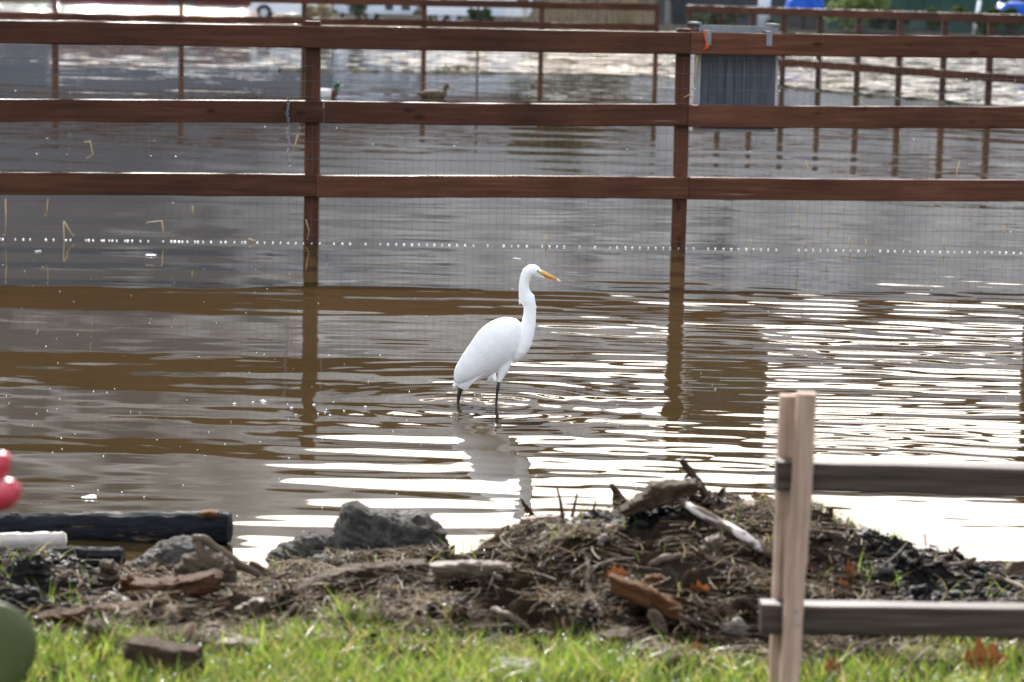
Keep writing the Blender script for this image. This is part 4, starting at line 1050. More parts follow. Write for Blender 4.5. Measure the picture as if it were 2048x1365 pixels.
# oak leaves
def leaf(u, v, size_px, yaw, pitch, label, lift=.012):
    c = PG(u, v, lift); sz = size_px * c[1] / F
    n = 26; out_ = []
    for k in range(n):
        t = k / (n - 1); w = 0.30 * math.sin(math.pi * t ** .8) * (1 + 0.42 * math.sin(t * 20)) + .012
        out_.append((t - .5, w))
    V = []; Fc = []
    for i, (x, w) in enumerate(out_):
        curl = 0.28 * (x * x) ; 
        V += [(x, -w, curl + .5 * w * w + .25 * w), (x, 0, curl), (x, w, curl + .5 * w * w + .1 * w)]
    for i in range(n - 1):
        a = i * 3; Fc += [(a, a + 1, a + 4, a + 3), (a + 1, a + 2, a + 5, a + 4)]
    Rz = np.array(Matrix.Rotation(yaw, 3, 'Z') @ Matrix.Rotation(pitch, 3, 'X') @ Matrix.Rotation(random.uniform(-.4, .4), 3, 'Y'))
    V = np.array(V) * sz; 
    m_ = MB(); m_.add(V, Fc); m_.tube([(-.72 * sz, 0, .2 * sz), (-.5 * sz, 0, .07 * sz), (0, 0, 0.002 * sz), (.5 * sz, 0, .07 * sz)], [.012 * sz, .012 * sz, .010 * sz, .003 * sz], 5)
    mx = Matrix.Identity(4)
    for i in range(3):
        for j in range(3): mx[i][j] = Rz[i, j]
    mx.translation = Vector(c)
    return tag(m_.build('oak_leaf', M_leafdead, None, smooth=True, matrix=mx), label, 'leaf', 'fallen oak leaves')
leaf(1700, 1160, 62, 0.6, 1.1, 'dead orange-brown oak leaf on black mud above the lower rail', .02)
leaf(1680, 1178, 46, 2.4, .9, 'smaller dead oak leaf tucked under the orange one on the mud', .015)
leaf(1970, 1345, 110, 0.35, 1.0, 'large curled rust-brown oak leaf in the grass below the lower rail', .03)
leaf(1665, 1360, 60, 0.9, .8, 'rust-brown oak leaf in the grass right of the stakes', .03)
leaf(1392, 1322, 44, 1.2, .9, 'small dark oak leaf in the grass left of the stakes', .03)
leaf(1235, 1172, 48, 0.3, 1.0, 'brown oak leaf lying against the rotten plank', .03)
leaf(720, 1296, 34, 1.9, .7, 'tiny dark leaf among grass below the bark plank', .03)
leaf(1395, 1195, 50, 2.6, .9, 'reddish dead leaf beside the short grey stick', .02)
leaf(1620, 1150, 40, 1.4, .9, 'tan oak leaf on the mud behind the stakes', .02)
leaf(270, 1330, 36, 2.0, .6, 'small brown leaf in the grass by the wood block', .03)

# ------------------------------------------------------------------ litter, mud clods, twigs, grass (nobody could count these)
def rotm(n):
    a = rng.uniform(0, 6.283, n); b_ = rng.normal(0, 0.45, n); c_ = rng.normal(0, 0.45, n)
    ca, sa, cb, sb, cc, sc_ = np.cos(a), np.sin(a), np.cos(b_), np.sin(b_), np.cos(c_), np.sin(c_)
    Rz = np.zeros((n, 3, 3)); Rz[:, 0, 0] = ca; Rz[:, 0, 1] = -sa; Rz[:, 1, 0] = sa; Rz[:, 1, 1] = ca; Rz[:, 2, 2] = 1
    Ry = np.zeros((n, 3, 3)); Ry[:, 0, 0] = cb; Ry[:, 0, 2] = sb; Ry[:, 2, 0] = -sb; Ry[:, 2, 2] = cb; Ry[:, 1, 1] = 1
    Rx = np.zeros((n, 3, 3)); Rx[:, 1, 1] = cc; Rx[:, 1, 2] = -sc_; Rx[:, 2, 1] = sc_; Rx[:, 2, 2] = cc; Rx[:, 0, 0] = 1
    return Rz @ Ry @ Rx
def scatter(n, y0, y1, x0=-2.0, x1=2.0, dens=None):
    x = rng.uniform(x0, x1, n * 4); y = rng.uniform(y0, y1, n * 4)
    if dens is not None:
        k = rng.uniform(0, 1, n * 4) < dens(x, y); x, y = x[k], y[k]
    x, y = x[:n], y[:n]
    return x, y, height(x, y)
BOX = np.array([(a, b_, c_) for c_ in (-1, 1) for a, b_ in ((-1, -1), (1, -1), (1, 1), (-1, 1))], float)
BOXF = np.array([(3, 2, 1, 0), (4, 5, 6, 7), (0, 1, 5, 4), (1, 2, 6, 5), (2, 3, 7, 6), (3, 0, 4, 7)])
def chips(name, n, lmin, lmax, palette, lift, y0, y1, dens, label, cat_, asp=(0.25, 0.6), th=(0.06, 0.2)):
    x, y, z = scatter(n, y0, y1, dens=dens); n = len(x)
    ln = np.exp(rng.uniform(math.log(lmin), math.log(lmax), n)) / 2
    sz = np.stack([ln, ln * rng.uniform(*asp, n), ln * rng.uniform(*th, n)], 1)
    base = BOX[None] * sz[:, None, :]
    base = base * (1 + 0.35 * rng.normal(0, 1, (n, 8, 3)) * np.array([.5, .6, .6]))
    V = np.einsum('nij,nkj->nki', rotm(n), base) + np.stack([x, y, z + lift * rng.uniform(0, 1, n)], 1)[:, None, :]
    pal = np.array(palette); col = pal[rng.integers(0, len(pal), n)] * rng.uniform(.6, 1.35, n)[:, None]
    Fq = (BOXF[None] + (np.arange(n) * 8)[:, None, None]).reshape(-1, 4)
    o = mesh_np(name, V.reshape(-1, 3), Fq, M_litter, smooth=False, cols=np.repeat(np.clip(col, 0, 1), 8, 0))
    return tag(o, label, cat_, kind='stuff')
def d_lit(x, y): return np.clip((1 - 0.96 * mudzone(x, y)) * (0.45 + 1.2 * fbm(x * 5, y * 5, 401, 3)), 0.015, 1)
BR = [(.044, .028, .017), (.064, .042, .025), (.028, .018, .012), (.095, .068, .045), (.016, .011, .008), (.14, .11, .08), (.075, .036, .016), (.022, .015, .010), (.046, .028, .017), (.24, .20, .16)]
chips('wood_litter', 15000, .004, .018, BR, .020, 5.85, 7.12, d_lit, 'fine broken wood chips covering the bank', 'wood chips')
chips('bark_litter', 420, .025, .075, BR[:6], .02, 5.9, 7.08, d_lit, 'larger broken bark bits strewn over the bank', 'bark bits', asp=(.15, .4))
def strips(name, n, lmin, lmax, wmin, wmax, palette, y0, y1, dens, m, label, cat_, up_=0.03, seg=4, standing=False, bend=.5, lean=.5, smooth=True, x0=-2.0, x1=2.0, widen=1.0):
    x, y, z = scatter(n, y0, y1, dens=dens, x0=x0, x1=x1); n = len(x)
    ln = rng.uniform(lmin, lmax, n); w = rng.uniform(wmin, wmax, n)
    a = rng.uniform(0, 6.283, n); dr = np.stack([np.cos(a), np.sin(a), np.zeros(n)], 1)
    b_ = rng.uniform(0, 6.283, n); wd = np.stack([np.cos(b_), np.sin(b_), np.zeros(n)], 1)
    P0 = np.stack([x, y, z - (0.004 if standing else -up_ * rng.uniform(0, 1, n))], 1)
    V = np.zeros((n, seg + 1, 2, 3))
    ls = rng.uniform(0.05, lean, n); bs = rng.uniform(0.1, bend, n)
    for i in range(seg + 1):
        t = i / seg
        if standing:
            off = dr * (ln * (ls * t + bs * t * t * 1.0))[:, None]; off[:, 2] = ln * (t - 0.45 * bs * t * t)
            ww = w * (1.0 - 0.92 * t ** 1.6)
        else:
            off = dr * (ln * (t - .5))[:, None] + wd * (ln * bs * (t - .5) ** 2)[:, None]; off[:, 2] = ln * rng.uniform(-.3, .3, n) * (t - .5) if i == 0 else off[:, 2]
            ww = w
            off[:, 2] += np.sin(t * 3.14) * ln * .10 * bs
        side = wd if standing else np.cross(dr, [0, 0, 1.0])
        for s, sg in enumerate((-.5, .5)): V[:, i, s] = P0 + off + side * (ww * sg)[:, None]
    q = []
    for i in range(seg): q.append([i * 2, i * 2 + 1, i * 2 + 3, i * 2 + 2])
    q = np.array(q); nv = (seg + 1) * 2
    Fq = (q[None] + (np.arange(n) * nv)[:, None, None]).reshape(-1, 4)
    pal = np.array(palette); col = pal[rng.integers(0, len(pal), n)] * rng.uniform(.7, 1.3, n)[:, None]
    o = mesh_np(name, V.reshape(-1, 3), Fq, m, smooth=smooth, cols=np.repeat(np.clip(col, 0, 1), nv, 0))
    return tag(o, label, cat_, kind='stuff'), V
STR = [(.16, .115, .060), (.20, .155, .095), (.10, .066, .036), (.12, .080, .046), (.065, .043, .025), (.26, .22, .165), (.035, .024, .015)]
strips('straw_litter', 5200, .03, .16, .0012, .0032, STR, 5.9, 7.12, d_lit, M_litter, 'dry straw and stalks strewn over the bank', 'straw')
strips('twig_litter', 3400, .04, .18, .0015, .004, [(.03, .023, .017), (.05, .038, .028), (.018, .014, .011), (.12, .095, .072), (.07, .045, .027), (.085, .063, .044)], 5.9, 7.12, d_lit, M_litter, 'thin broken twigs strewn over the bank', 'twigs')
# mud clods
def clods(name, n, dens, rmin, rmax, label, x0, x1, y0=6.15, y1=7.25):
    bm = bmesh.new(); bmesh.ops.create_icosphere(bm, subdivisions=2, radius=1); bm.verts.ensure_lookup_table()
    iv = np.array([v.co[:] for v in bm.verts]); fi = np.array([[v.index for v in f.verts] for f in bm.faces]); bm.free()
    x, y, z = scatter(n, y0, y1, x0, x1, dens); n = len(x)
    r = np.exp(rng.uniform(math.log(rmin), math.log(rmax), n))
    out_ = []
    for k in range(n):
        d = iv * (1 + 0.9 * nz3(iv + k * 3.3, 1.6, k)[:, None] + .6 * nz3(iv + k * 1.3, 3.5, k + 7)[:, None])
        d = d * r[k] * np.array([rng.uniform(.8, 1.5), rng.uniform(.8, 1.4), rng.uniform(.5, .95)])
        out_.append(d + np.array([x[k], y[k], z[k] + r[k] * .1]))
    V = np.concatenate(out_); Fq = (fi[None] + (np.arange(n) * len(iv))[:, None, None]).reshape(-1, 3)
    return tag(mesh_np(name, V, Fq, M_mudclod, smooth=True), label, 'mud', kind='stuff')
clods('mud_clods', 5000, lambda x, y: mudzone(x, y), .002, .0135, 'black wet mud clods heaped on the right of the bank', 0.75, 1.9)
clods('mud_clods', 3000, lambda x, y: mudzone(x, y), .002, .0135, 'grey wet mud clods heaped on the left of the bank', -2.0, -0.95)
clods('mud_clods', 500, lambda x, y: mudzone(x, y), .003, .016, 'dark mud clods on the crest of the mound', 0.1, 0.5, 6.75, 7.1)
# turf
GR = [(0.1013, 0.1708, 0.0176), (0.1485, 0.2379, 0.0242), (0.216, 0.2989, 0.0396), (0.0675, 0.1159, 0.0154), (0.27, 0.305, 0.0495), (0.3645, 0.3172, 0.0825)]
def d_gr(x, y):
    edge = 5.97 + 0.5 * fbm(x * 3, y * 0 + 1, 501, 3) + 0.12 * fbm(x * 9, y * 9, 502, 2)
    return np.clip((1 - sstep(-0.12, 0.10, y - edge)) * (0.22 + 1.9 * np.clip(fbm(x * 5, y * 5, 503, 3) + .28, 0, 1)), 0, 1)
turf_o, GV = strips('grass', 36000, .025, .075, .0022, .0048, GR, 4.9, 6.5, d_gr, M_grass, 'short wet green grass along the foot of the picture', 'grass', standing=True, bend=.7, lean=.6, seg=4)
t2, _ = strips('grass', 1100, .06, .12, .003, .0055, GR[:4], 5.2, 6.45, d_gr, M_grass, 'longer green grass blades standing out of the turf', 'grass', standing=True, bend=.6, lean=.5, seg=5)
t3, _ = strips('grass_sprouts', 520, .03, .085, .002, .0042, GR[1:5] + [(.4, .34, .12)], 6.3, 7.1, lambda x, y: np.clip(.15 + 1.6 * fbm(x * 6, y * 6, 509, 3), 0.02, 1), M_grass, 'thin green grass sprouts scattered over the debris', 'grass', standing=True, bend=.6, lean=.6)
t4, _ = strips('dry_grass', 1800, .03, .09, .002, .004, [(.42, .35, .16), (.5, .42, .22), (.34, .25, .1)], 5.2, 6.5, d_gr, M_grass, 'yellowed dead grass blades mixed in the turf', 'grass', standing=True, bend=1.0, lean=1.0)
bm = bmesh.new(); bmesh.ops.create_icosphere(bm, subdivisions=2, radius=1); bm.verts.ensure_lookup_table()
iv = np.array([v.co[:] for v in bm.verts]); fi = np.array([[v.index for v in f.verts] for f in bm.faces]); bm.free()
def beads(name, pts, rmin, rmax, label, cat_):
    n = len(pts); r = rng.uniform(rmin, rmax, n)
    V = (iv[None] * r[:, None, None] + pts[:, None, :]).reshape(-1, 3); Fq = (fi[None] + (np.arange(n) * len(iv))[:, None, None]).reshape(-1, 3)
    return tag(mesh_np(name, V, Fq, M_dew, smooth=True), label, cat_, kind='stuff')
pick = rng.integers(0, len(GV), 1300)
beads('dew_drops', GV[pick, 3].mean(1), .0012, .0030, 'glinting dew drops on the grass', 'dew')
x, y, z = scatter(520, 5.95, 7.05, dens=d_lit)
beads('wet_glints', np.stack([x, y, z + .018], 1), .0012, .0028, 'bright beads put in for wet glints on the litter', 'glints')  # mirror beads added to give the wet litter its glints

# ------------------------------------------------------------------ foreground railing
rl = thing('railing', 'low weathered railing of two pale stakes holding two grey rails', 'railing', PG(1590, 1362))
DS = 5.5
def stake(ut, vt, ub, vb, d, w, seed):
    p1 = P(ut, vt, d); p0 = P(ub, vb, d); dz = (p1 - p0) / (p1[2] - p0[2])
    p0 = p0 + dz * (-0.05 - p0[2])
    return board('stake', p0, p1, w, w, M_stake, rl, seed=seed, warp=.0015)
stake(1613, 786, 1579, 1365, DS - .054, .040, 201)
stake(1577, 790, 1553, 1365, DS + .052, .036, 202)
def rail_(ul, vl, ur, vr, hh, seed, length=2.6):
    a = P(ul, vl, DS); c = P(ur, vr, DS); d = (c - a) / np.linalg.norm(c - a)
    return board('rail', a, a + d * length, hh, .066, M_grayrail, rl, seed=seed, warp=.004)
rail_(1551, 952, 2048, 963, .064, 203)
rail_(1520, 1230, 2048, 1240, .064, 204)
e1 = P(1551, 952, DS); 
for (u_, v_) in ((1597, 944), (1602, 966), (1583, 1222), (1588, 1248)):
    n_ = MB(); n_.sphere(P(u_ + 8, v_, DS - .0735), (.004, .0022, .004), 10, 6); n_.build('screw', M_chain, rl, smooth=True)
for dd_, s in ((DS - .052, 205), (DS + .048, 206)):
    q = up(e1 + np.array([2.35, 0, 0]), 0); q[1] = dd_
    board('stake', up(q, -.05), up(q, 0.86), .040, .040, M_stake, rl, seed=s, warp=.0015)

# ------------------------------------------------------------------ prickly pear at the left edge
M_pad = mat('cactus_pad_skin', [(0.3, (0.05, 0.062, 0.016)), (0.7, (0.075, 0.088, 0.026))], spec=0.4, scale=9, rough=.5, bump=.2, bscale=20)
M_fruit = mat('cactus_fruit_skin', [(0.3, (0.42, 0.035, 0.05)), (0.7, (0.56, 0.07, 0.09))], spec=0.4, scale=14, rough=.42, patch=(30, .62, .7, (.6, .3, .3)))
M_spine = mat('cactus_spine', [(0.3, (0.2, 0.18, 0.12)), (0.7, (0.24, 0.22, 0.16))], rough=.5)
DC = 4.2
cac = thing('prickly_pear', 'green prickly pear cactus pad with round red fruits at the edge of the bank', 'cactus', up(P(-60, 1365, DC), 0.1))
def pad(cu, cv, ru, rv, d, thk, ang, yaw=0.0, parent=cac):
    c = P(cu, cv, d); k = d / F
    m_ = MB(); V = []; n, m2 = 36, 12
    Rr = np.array(Matrix.Rotation(yaw, 3, 'Z') @ Matrix.Rotation(ang, 3, 'Y'))
    V.append((0, -thk, 0))
    for i in range(1, m2):
        ph = math.pi * i / m2; s = math.sin(ph) ** .55
        for q in range(n):
            a = 2 * math.pi * q / n; ov = 1 - .12 * math.sin(a)
            V.append((ru * k * s * math.cos(a) * (1 + .10 * math.sin(a)), -thk * math.cos(ph), rv * k * s * math.sin(a)))
    V.append((0, thk, 0)); V = np.array(V) @ Rr.T + c
    Fc = [(0, 1 + q, 1 + (q + 1) % n) for q in range(n)]
    for i in range(m2 - 2):
        for q in range(n): a = 1 + i * n + q; b_ = 1 + i * n + (q + 1) % n; Fc.append((a, a + n, b_ + n, b_))
    Lx = len(V) - 1; Fc += [(Lx, Lx - n + (q + 1) % n, Lx - n + q) for q in range(n)]
    m_.add(V, Fc); o = m_.build('pad', M_pad, parent, smooth=True)
    m_ = MB()
    for i in range(26):
        a = random.uniform(0, 6.28); rr = random.uniform(.1, .85)
        q = c + Rr @ np.array([ru * k * rr * math.cos(a), -thk * (1 - rr ** 3) ** .5 * .97, rv * k * rr * math.sin(a)])
        for s in range(3): m_.tube([q, q + Rr @ np.array([random.uniform(-.004, .004), -.008, random.uniform(-.004, .004)])], [.0006, .0002], 4)
    tag(m_.build('spines', M_spine, o), kind='stuff')
    return o
pad(-14, 1298, 90, 98, DC, .011, 0.15)
pad(-150, 1230, 110, 190, DC + .04, .013, -0.25, .15)
pad(-120, 1000, 95, 120, DC + .05, .012, -0.5, .1)
pad(-170, 1420, 120, 120, DC + .03, .013, 0)
for (cu, cv, ru, rv, tu, tv) in ((-4, 930, 27, 34, -48, 975), (16, 984, 30, 34, -30, 1010), (-60, 880, 28, 34, -75, 920)):
    m_ = MB(); a, c = P(tu, tv, DC + .04), P(cu + (cu - tu) * .35, cv + (cv - tv) * .35, DC); k = DC / F
    pts = [a * (1 - t) + c * t for t in np.linspace(0, 1, 12)]
    rr = [ru * k * s for s in (.35, .55, .75, .9, 1, 1.04, 1.05, 1.03, .98, .88, .72, .5)]
    m_.tube(pts, rr, 18); m_.tube([pts[-1], pts[-1] + (pts[-1] - pts[-2]) * .15], [rr[-1] * .95, rr[-1] * .4], 18)
    fr = m_.build('fruit', M_fruit, cac, smooth=True)

# white flecks floating on the water
FL = [(183, 997, 17), (527, 803, 9), (469, 809, 6), (506, 806, 5), (583, 817, 5), (628, 811, 6), (660, 832, 5), (731, 815, 5), (636, 829, 5), (305, 511, 16), (80, 503, 7), (92, 694, 3), (1030, 518, 10), (650, 826, 4), (592, 831, 4), (688, 823, 4), (575, 810, 3)]
for u, v, s in FL:
    c = PZ(u, v, .001); k = c[1] / F
    m_ = MB()
    for j in range(3 if s > 6 else 1):
        q = c + np.array([random.uniform(-.8, .8) * s * k * (j > 0), random.uniform(-.03, .03) * (j > 0), .002])
        m_.sphere(q, (s * k * random.uniform(.4, .7), s * k * .5, .0035), 9, 6)
    lab = {(183, 997): 'wide white foam patch floating just beyond the charred log', (305, 511): 'wide white foam patch floating just in front of the fence mesh'}.get((u, v), 'small white fleck of foam floating on the muddy water')
    tag(recentre(m_.build('foam_fleck', M_foam, None, smooth=True)), lab, 'foam', 'foam flecks on the water')
pts = []
for i in range(190):
    u = rng.uniform(0, 2048) if i % 3 else rng.uniform(0, 800); v = rng.uniform(520, 1080)
    pts.append(PZ(u, v, .0015))
beads('foam_specks', np.array(pts), .0010, .0026, 'tiny bright specks floating on the pond', 'foam')

# ------------------------------------------------------------------ far bank
DV = 130.0
ZL = 0.10
def fx(u, d=DV): return float(P(u, 30, d)[0])
M_whitep = mat('white_paint', [(0.3, (0.66, 0.68, 0.72)), (0.7, (0.75, 0.77, 0.8))], scale=.5, rough=.4)
M_bluewhite = mat('bluish_white_panel', [(0.3, (0.52, 0.57, 0.66)), (0.7, (0.62, 0.67, 0.75))], scale=.5, rough=.45)
M_glassd = mat('dark_glass', [(0.3, (0.02, 0.025, 0.03)), (0.7, (0.04, 0.045, 0.05))], spec=0.4, rough=.1)
M_tyre = mat('tyre_rubber', [(0.3, (0.018, 0.018, 0.018)), (0.7, (0.03, 0.03, 0.03))], rough=.8)
M_rim = mat('steel_rim', [(0.3, (0.4, 0.42, 0.45)), (0.7, (0.5, 0.52, 0.55))], rough=.4, metallic=.4)
M_barn = mat('dark_red_boards', [(0.3, (0.10, 0.028, 0.032)), (0.7, (0.15, 0.045, 0.05))], scale=2, stretch=(6, 6, .4), rough=.7)
M_roof = mat('grey_roof', [(0.3, (0.10, 0.10, 0.10)), (0.7, (0.16, 0.16, 0.16))], rough=.6)
M_dgrey = mat('dark_grey_siding', [(0.3, (0.045, 0.05, 0.055)), (0.7, (0.08, 0.085, 0.09))], scale=1, rough=.7)
M_greenp = mat('dark_green_sheet', [(0.3, (0.028, 0.06, 0.05)), (0.7, (0.045, 0.085, 0.07))], scale=1, rough=.5)
M_tarp = mat('blue_tarp', [(0.3, (0.012, 0.05, 0.26)), (0.7, (0.025, 0.09, 0.40))], scale=3, rough=.4, bump=.5)
M_ttail = mat('red_lens', [(0.3, (0.3, 0.01, 0.01)), (0.7, (0.4, 0.02, 0.02))], rough=.3)
def wheel(parent, x, y, r):
    m_ = MB(); n = 24; V = []; Fc = []
    prof = [(.62 * r, -.09), (.9 * r, -.10), (r, -.07), (r, .07), (.9 * r, .10), (.62 * r, .09)]
    for k in range(n):
        a = 6.2832 * k / n
        for (q, yy) in prof: V.append((x + q * math.cos(a), y + yy, ZL + r + q * math.sin(a)))
    for k in range(n):
        for j in range(6): Fc.append((k * 6 + j, ((k + 1) % n) * 6 + j, ((k + 1) % n) * 6 + (j + 1) % 6, k * 6 + (j + 1) % 6))
    m_.add(V, Fc); w_ = m_.build('wheel', M_tyre, parent, smooth=True)
    m_ = MB(); m_.tube([(x, y - .07, ZL + r), (x, y + .07, ZL + r)], .615 * r, 20); m_.tube([(x, y - .085, ZL + r), (x, y - .07, ZL + r)], [.18 * r, .22 * r], 12); m_.build('rim', M_rim, w_)
# pickup
x0, x1 = fx(506), fx(660)
LN = x1 - x0
pk = thing('pickup_truck', 'white pickup truck parked on the far bank beside the trailers', 'truck', ((x0 + x1) / 2, DV, ZL))
def arch(cx, r, z0):
    return [(cx + r * math.cos(a), z0 + r * math.sin(a)) for a in np.linspace(0, math.pi, 9)][::-1]
wx1, wx2, wr = fx(531), fx(531) + LN * .62, .32
def prof_truck():
    zb = ZL + .36
    pts = [(x0, zb)] + arch(wx1, .40, ZL + .32) + arch(wx2, .40, ZL + .32) + [(x1, zb), (x1, ZL + .98), (x1 - .02, ZL + 1.02), (x0 + LN * .62, ZL + 1.06), (x0 + .95, ZL + 1.05), (x0 + .1, ZL + .95), (x0, ZL + .85)]
    return pts
m_ = MB(); m_.extrude(prof_truck(), DV - .88, DV + .88); m_.build('body', M_whitep, pk)
cabx = [(x0 + .95, ZL + 1.052), (x0 + LN * .62, ZL + 1.062), (x0 + LN * .60, ZL + 1.70), (x0 + LN * .56, ZL + 1.76), (x0 + 1.55, ZL + 1.74)]
m_ = MB(); m_.extrude(cabx, DV - .80, DV + .80); cb = m_.build('cab', M_whitep, pk)
m_ = MB(); m_.extrude([(x0 + 1.25, ZL + 1.12), (x0 + LN * .58, ZL + 1.12), (x0 + LN * .565, ZL + 1.66), (x0 + 1.62, ZL + 1.66)], DV - .805, DV - .795); m_.build('window', M_glassd, cb)
for xx in (wx1, wx2):
    for yy in (DV - .80, DV + .80): wheel(pk, xx, yy, wr)
m_ = MB(); m_.box((x0 - .05, DV, ZL + .48), (.06, .86, .10)); m_.build('bumper', M_rim, pk)
m_ = MB(); m_.box((x0 + .02, DV - .70, ZL + .74), (.035, .14, .07)); m_.build('headlight', M_rim, pk)
m_ = MB(); m_.box((x1 + .0, DV - .80, ZL + .80), (.02, .07, .14)); m_.build('taillight', M_ttail, pk)
# trailers
def trailer(xa, xb, lab, m, wins, wh, door):
    t = thing('camper_trailer', lab, 'trailer', ((xa + xb) / 2, DV + 1, ZL))
    zb, zt_ = ZL + .38, ZL + 2.55
    prof = [(xa, zb + .25), (xa + .22, zb), (xb - .22, zb), (xb, zb + .25), (xb, zt_ - .35), (xb - .3, zt_), (xa + .3, zt_), (xa, zt_ - .35)]
    m_ = MB(); m_.extrude(prof, DV, DV + 2.2); bo = m_.build('body', m, t)
    m_ = MB(); m_.box(((xa + xb) / 2, DV - .006, ZL + 1.0), ((xb - xa) / 2 - .05, .004, .05)); m_.build('stripe', M_dgrey, t)
    for (f0, f1, z0, z1) in wins:
        m_ = MB(); m_.box((xa + (xb - xa) * (f0 + f1) / 2, DV - .012, ZL + (z0 + z1) / 2), ((xb - xa) * (f1 - f0) / 2, .010, (z1 - z0) / 2)); w_ = m_.build('window', M_glassd, t)
        m_ = MB()
        cx, hw = xa + (xb - xa) * (f0 + f1) / 2, (xb - xa) * (f1 - f0) / 2
        for sx in (-1, 1): m_.box((cx + sx * (hw + .02), DV - .016, ZL + (z0 + z1) / 2), (.02, .012, (z1 - z0) / 2 + .04))
        for sz in (z0 - .02, z1 + .02): m_.box((cx, DV - .018, ZL + sz), (hw, .012, .02))
        m_.build('frame', M_whitep, w_)
    if door:
        m_ = MB(); cx = xa + (xb - xa) * door; m_.box((cx, DV - .014, ZL + 1.35), (.33, .012, .92)); dr = m_.build('door', M_bluewhite, t)
        m_ = MB(); m_.box((cx + .25, DV - .035, ZL + 1.3), (.02, .01, .06)); m_.build('handle', M_rim, dr)
        m_ = MB(); m_.box((cx, DV - .20, ZL + .30), (.35, .16, .03)); m_.build('step', M_dgrey, t)
    for f_ in wh:
        for yy in (DV + .12, DV + 2.08): wheel(t, xa + (xb - xa) * f_, yy, .30)
    m_ = MB(); m_.tube([(xa + .2, DV + .5, ZL + .45), (xa - .5, DV + 1.1, ZL + .45)], .05, 6); m_.tube([(xa + .2, DV + 1.7, ZL + .45), (xa - .5, DV + 1.1, ZL + .45)], .05, 6); m_.build('hitch', M_dgrey, t)
    for yy in (DV + .4, DV + 1.8):
        m_ = MB(); m_.tube([(xa + .35, yy, -.0 + ZL), (xa + .35, yy, zb + .02)], .05, 6); m_.build('jack', M_dgrey, t)
trailer(fx(668), fx(832), 'bluish white camper trailer with dark upright windows', M_bluewhite, [(.62, .72, .55, 1.9), (.82, .93, .55, 1.9)], (.45,), None)
trailer(fx(846), fx(1064), 'long white camper trailer with a door beyond the far fence', M_whitep, [(.12, .4, 1.1, 1.8), (.86, .97, 1.0, 1.8)], (.16, .28), .68)
def building(lab, xa, xb, yd, dep, zt_, m, pitch, name='shed', panel=None, door=None, cat='building'):
    t = thing(name, lab, cat, ((xa + xb) / 2, yd, ZL))
    w_ = None
    if panel:
        n = int((xb - xa) / panel)
        m_ = MB(); m_.box(((xa + xb) / 2, yd + dep / 2 + .05, (ZL + zt_) / 2 - .1), ((xb - xa) / 2 - .01, dep / 2 - .03, (zt_ - ZL) / 2 + .1)); w_ = m_.build('wall', m, t)
        for k in range(n):
            a = xa + (xb - xa) * k / n; m_ = MB(); m_.box((a + (xb - xa) / n / 2, yd + .01 + .012 * (k % 2), (ZL + zt_) / 2 - .1), ((xb - xa) / n / 2 - .01, .04, (zt_ - ZL) / 2 + .1)); m_.build('panel', m, w_)
    else:
        m_ = MB(); m_.box(((xa + xb) / 2, yd + dep / 2, (ZL + zt_) / 2 - .1), ((xb - xa) / 2, dep / 2, (zt_ - ZL) / 2 + .1)); w_ = m_.build('wall', m, t)
    m_ = MB(); V = [(xa - .3, yd - .3, zt_ + .002), (xb + .3, yd - .3, zt_ + .002), (xb + .3, yd + dep + .3, zt_ + .002), (xa - .3, yd + dep + .3, zt_ + .002), (xa - .3, yd + dep / 2, zt_ + pitch), (xb + .3, yd + dep / 2, zt_ + pitch)]
    m_.add(V, [(0, 1, 5, 4), (2, 3, 4, 5), (0, 4, 3), (1, 2, 5), (3, 2, 1, 0)]); m_.build('roof', M_roof, t)
    if door:
        m_ = MB(); cx = xa + (xb - xa) * door; m_.box((cx, yd - .04, ZL + 1.1), (1.1, .03, 1.1)); m_.build('door', M_dgrey, t)
building('long dark red barn on the far shore behind the glaring water', fx(97, 216), fx(540, 216), 216, 9, 2.5, M_barn, .9, name='barn', panel=1.1, door=.6)
building('dark grey shed behind the dry reeds', fx(1075, 138), fx(1330, 138), 138, 5, 2.4, M_dgrey, .5, panel=.9)
building('low dark green metal shed behind the right fence', fx(1655, 134), fx(2230, 134), 134, 6, 2.3, M_greenp, .5, panel=.8)
building('grey workshop between the shed and the blue tarp', fx(1340, 142), fx(1645, 142), 142, 6, 2.5, M_dgrey, .5, panel=.9, door=.6)
# blue tarps
def tarp(xa, xb, yd, h, lab, zb0):
    n, m2 = 22, 12; V = []; Fc = []
    for j in range(m2):
        for i in range(n):
            a, c = i / (n - 1), j / (m2 - 1)
            e = min(a, 1 - a) * 5; e2 = min(c, 1 - c) * 4
            z = zb0 + h * min(1, e) ** .5 * min(1, e2) ** .5 * (1 + .3 * float(vnoise(np.array([a * 6.]), np.array([c * 4.]), 77)[0]))
            V.append((xa + (xb - xa) * a, yd + 2 * c, max(zb0 - .02, z - .03)))
    for j in range(m2 - 1):
        for i in range(n - 1): Fc.append((j * n + i, j * n + i + 1, (j + 1) * n + i + 1, (j + 1) * n + i))
    m_ = MB(); m_.add(V, Fc); tag(recentre(m_.build('tarp', M_tarp, None, smooth=True)), lab, 'tarp')
tarp(fx(1574), fx(1652), 130, .8, 'bright blue tarp spread over a dark stack in front of the workshop', 1.15)
tarp(fx(2000), fx(2080), 131, .8, 'dark blue tarp over a dark stack in front of the green shed', .9)
m_ = MB(); m_.tube([(fx(1532), 131, ZL - .1), (fx(1532), 131, 2.6)], .32, 16); m_.tube([(fx(1532), 131, 2.6), (fx(1532), 131, 2.75)], [.34, .1], 16); m_.tube([(fx(1532), 131, ZL - .02), (fx(1532), 131, ZL + .1)], .36, 16)
tag(recentre(m_.build('tank', M_bluewhite, None, smooth=True)), 'tall narrow white tank beside the blue tarp', 'tank')
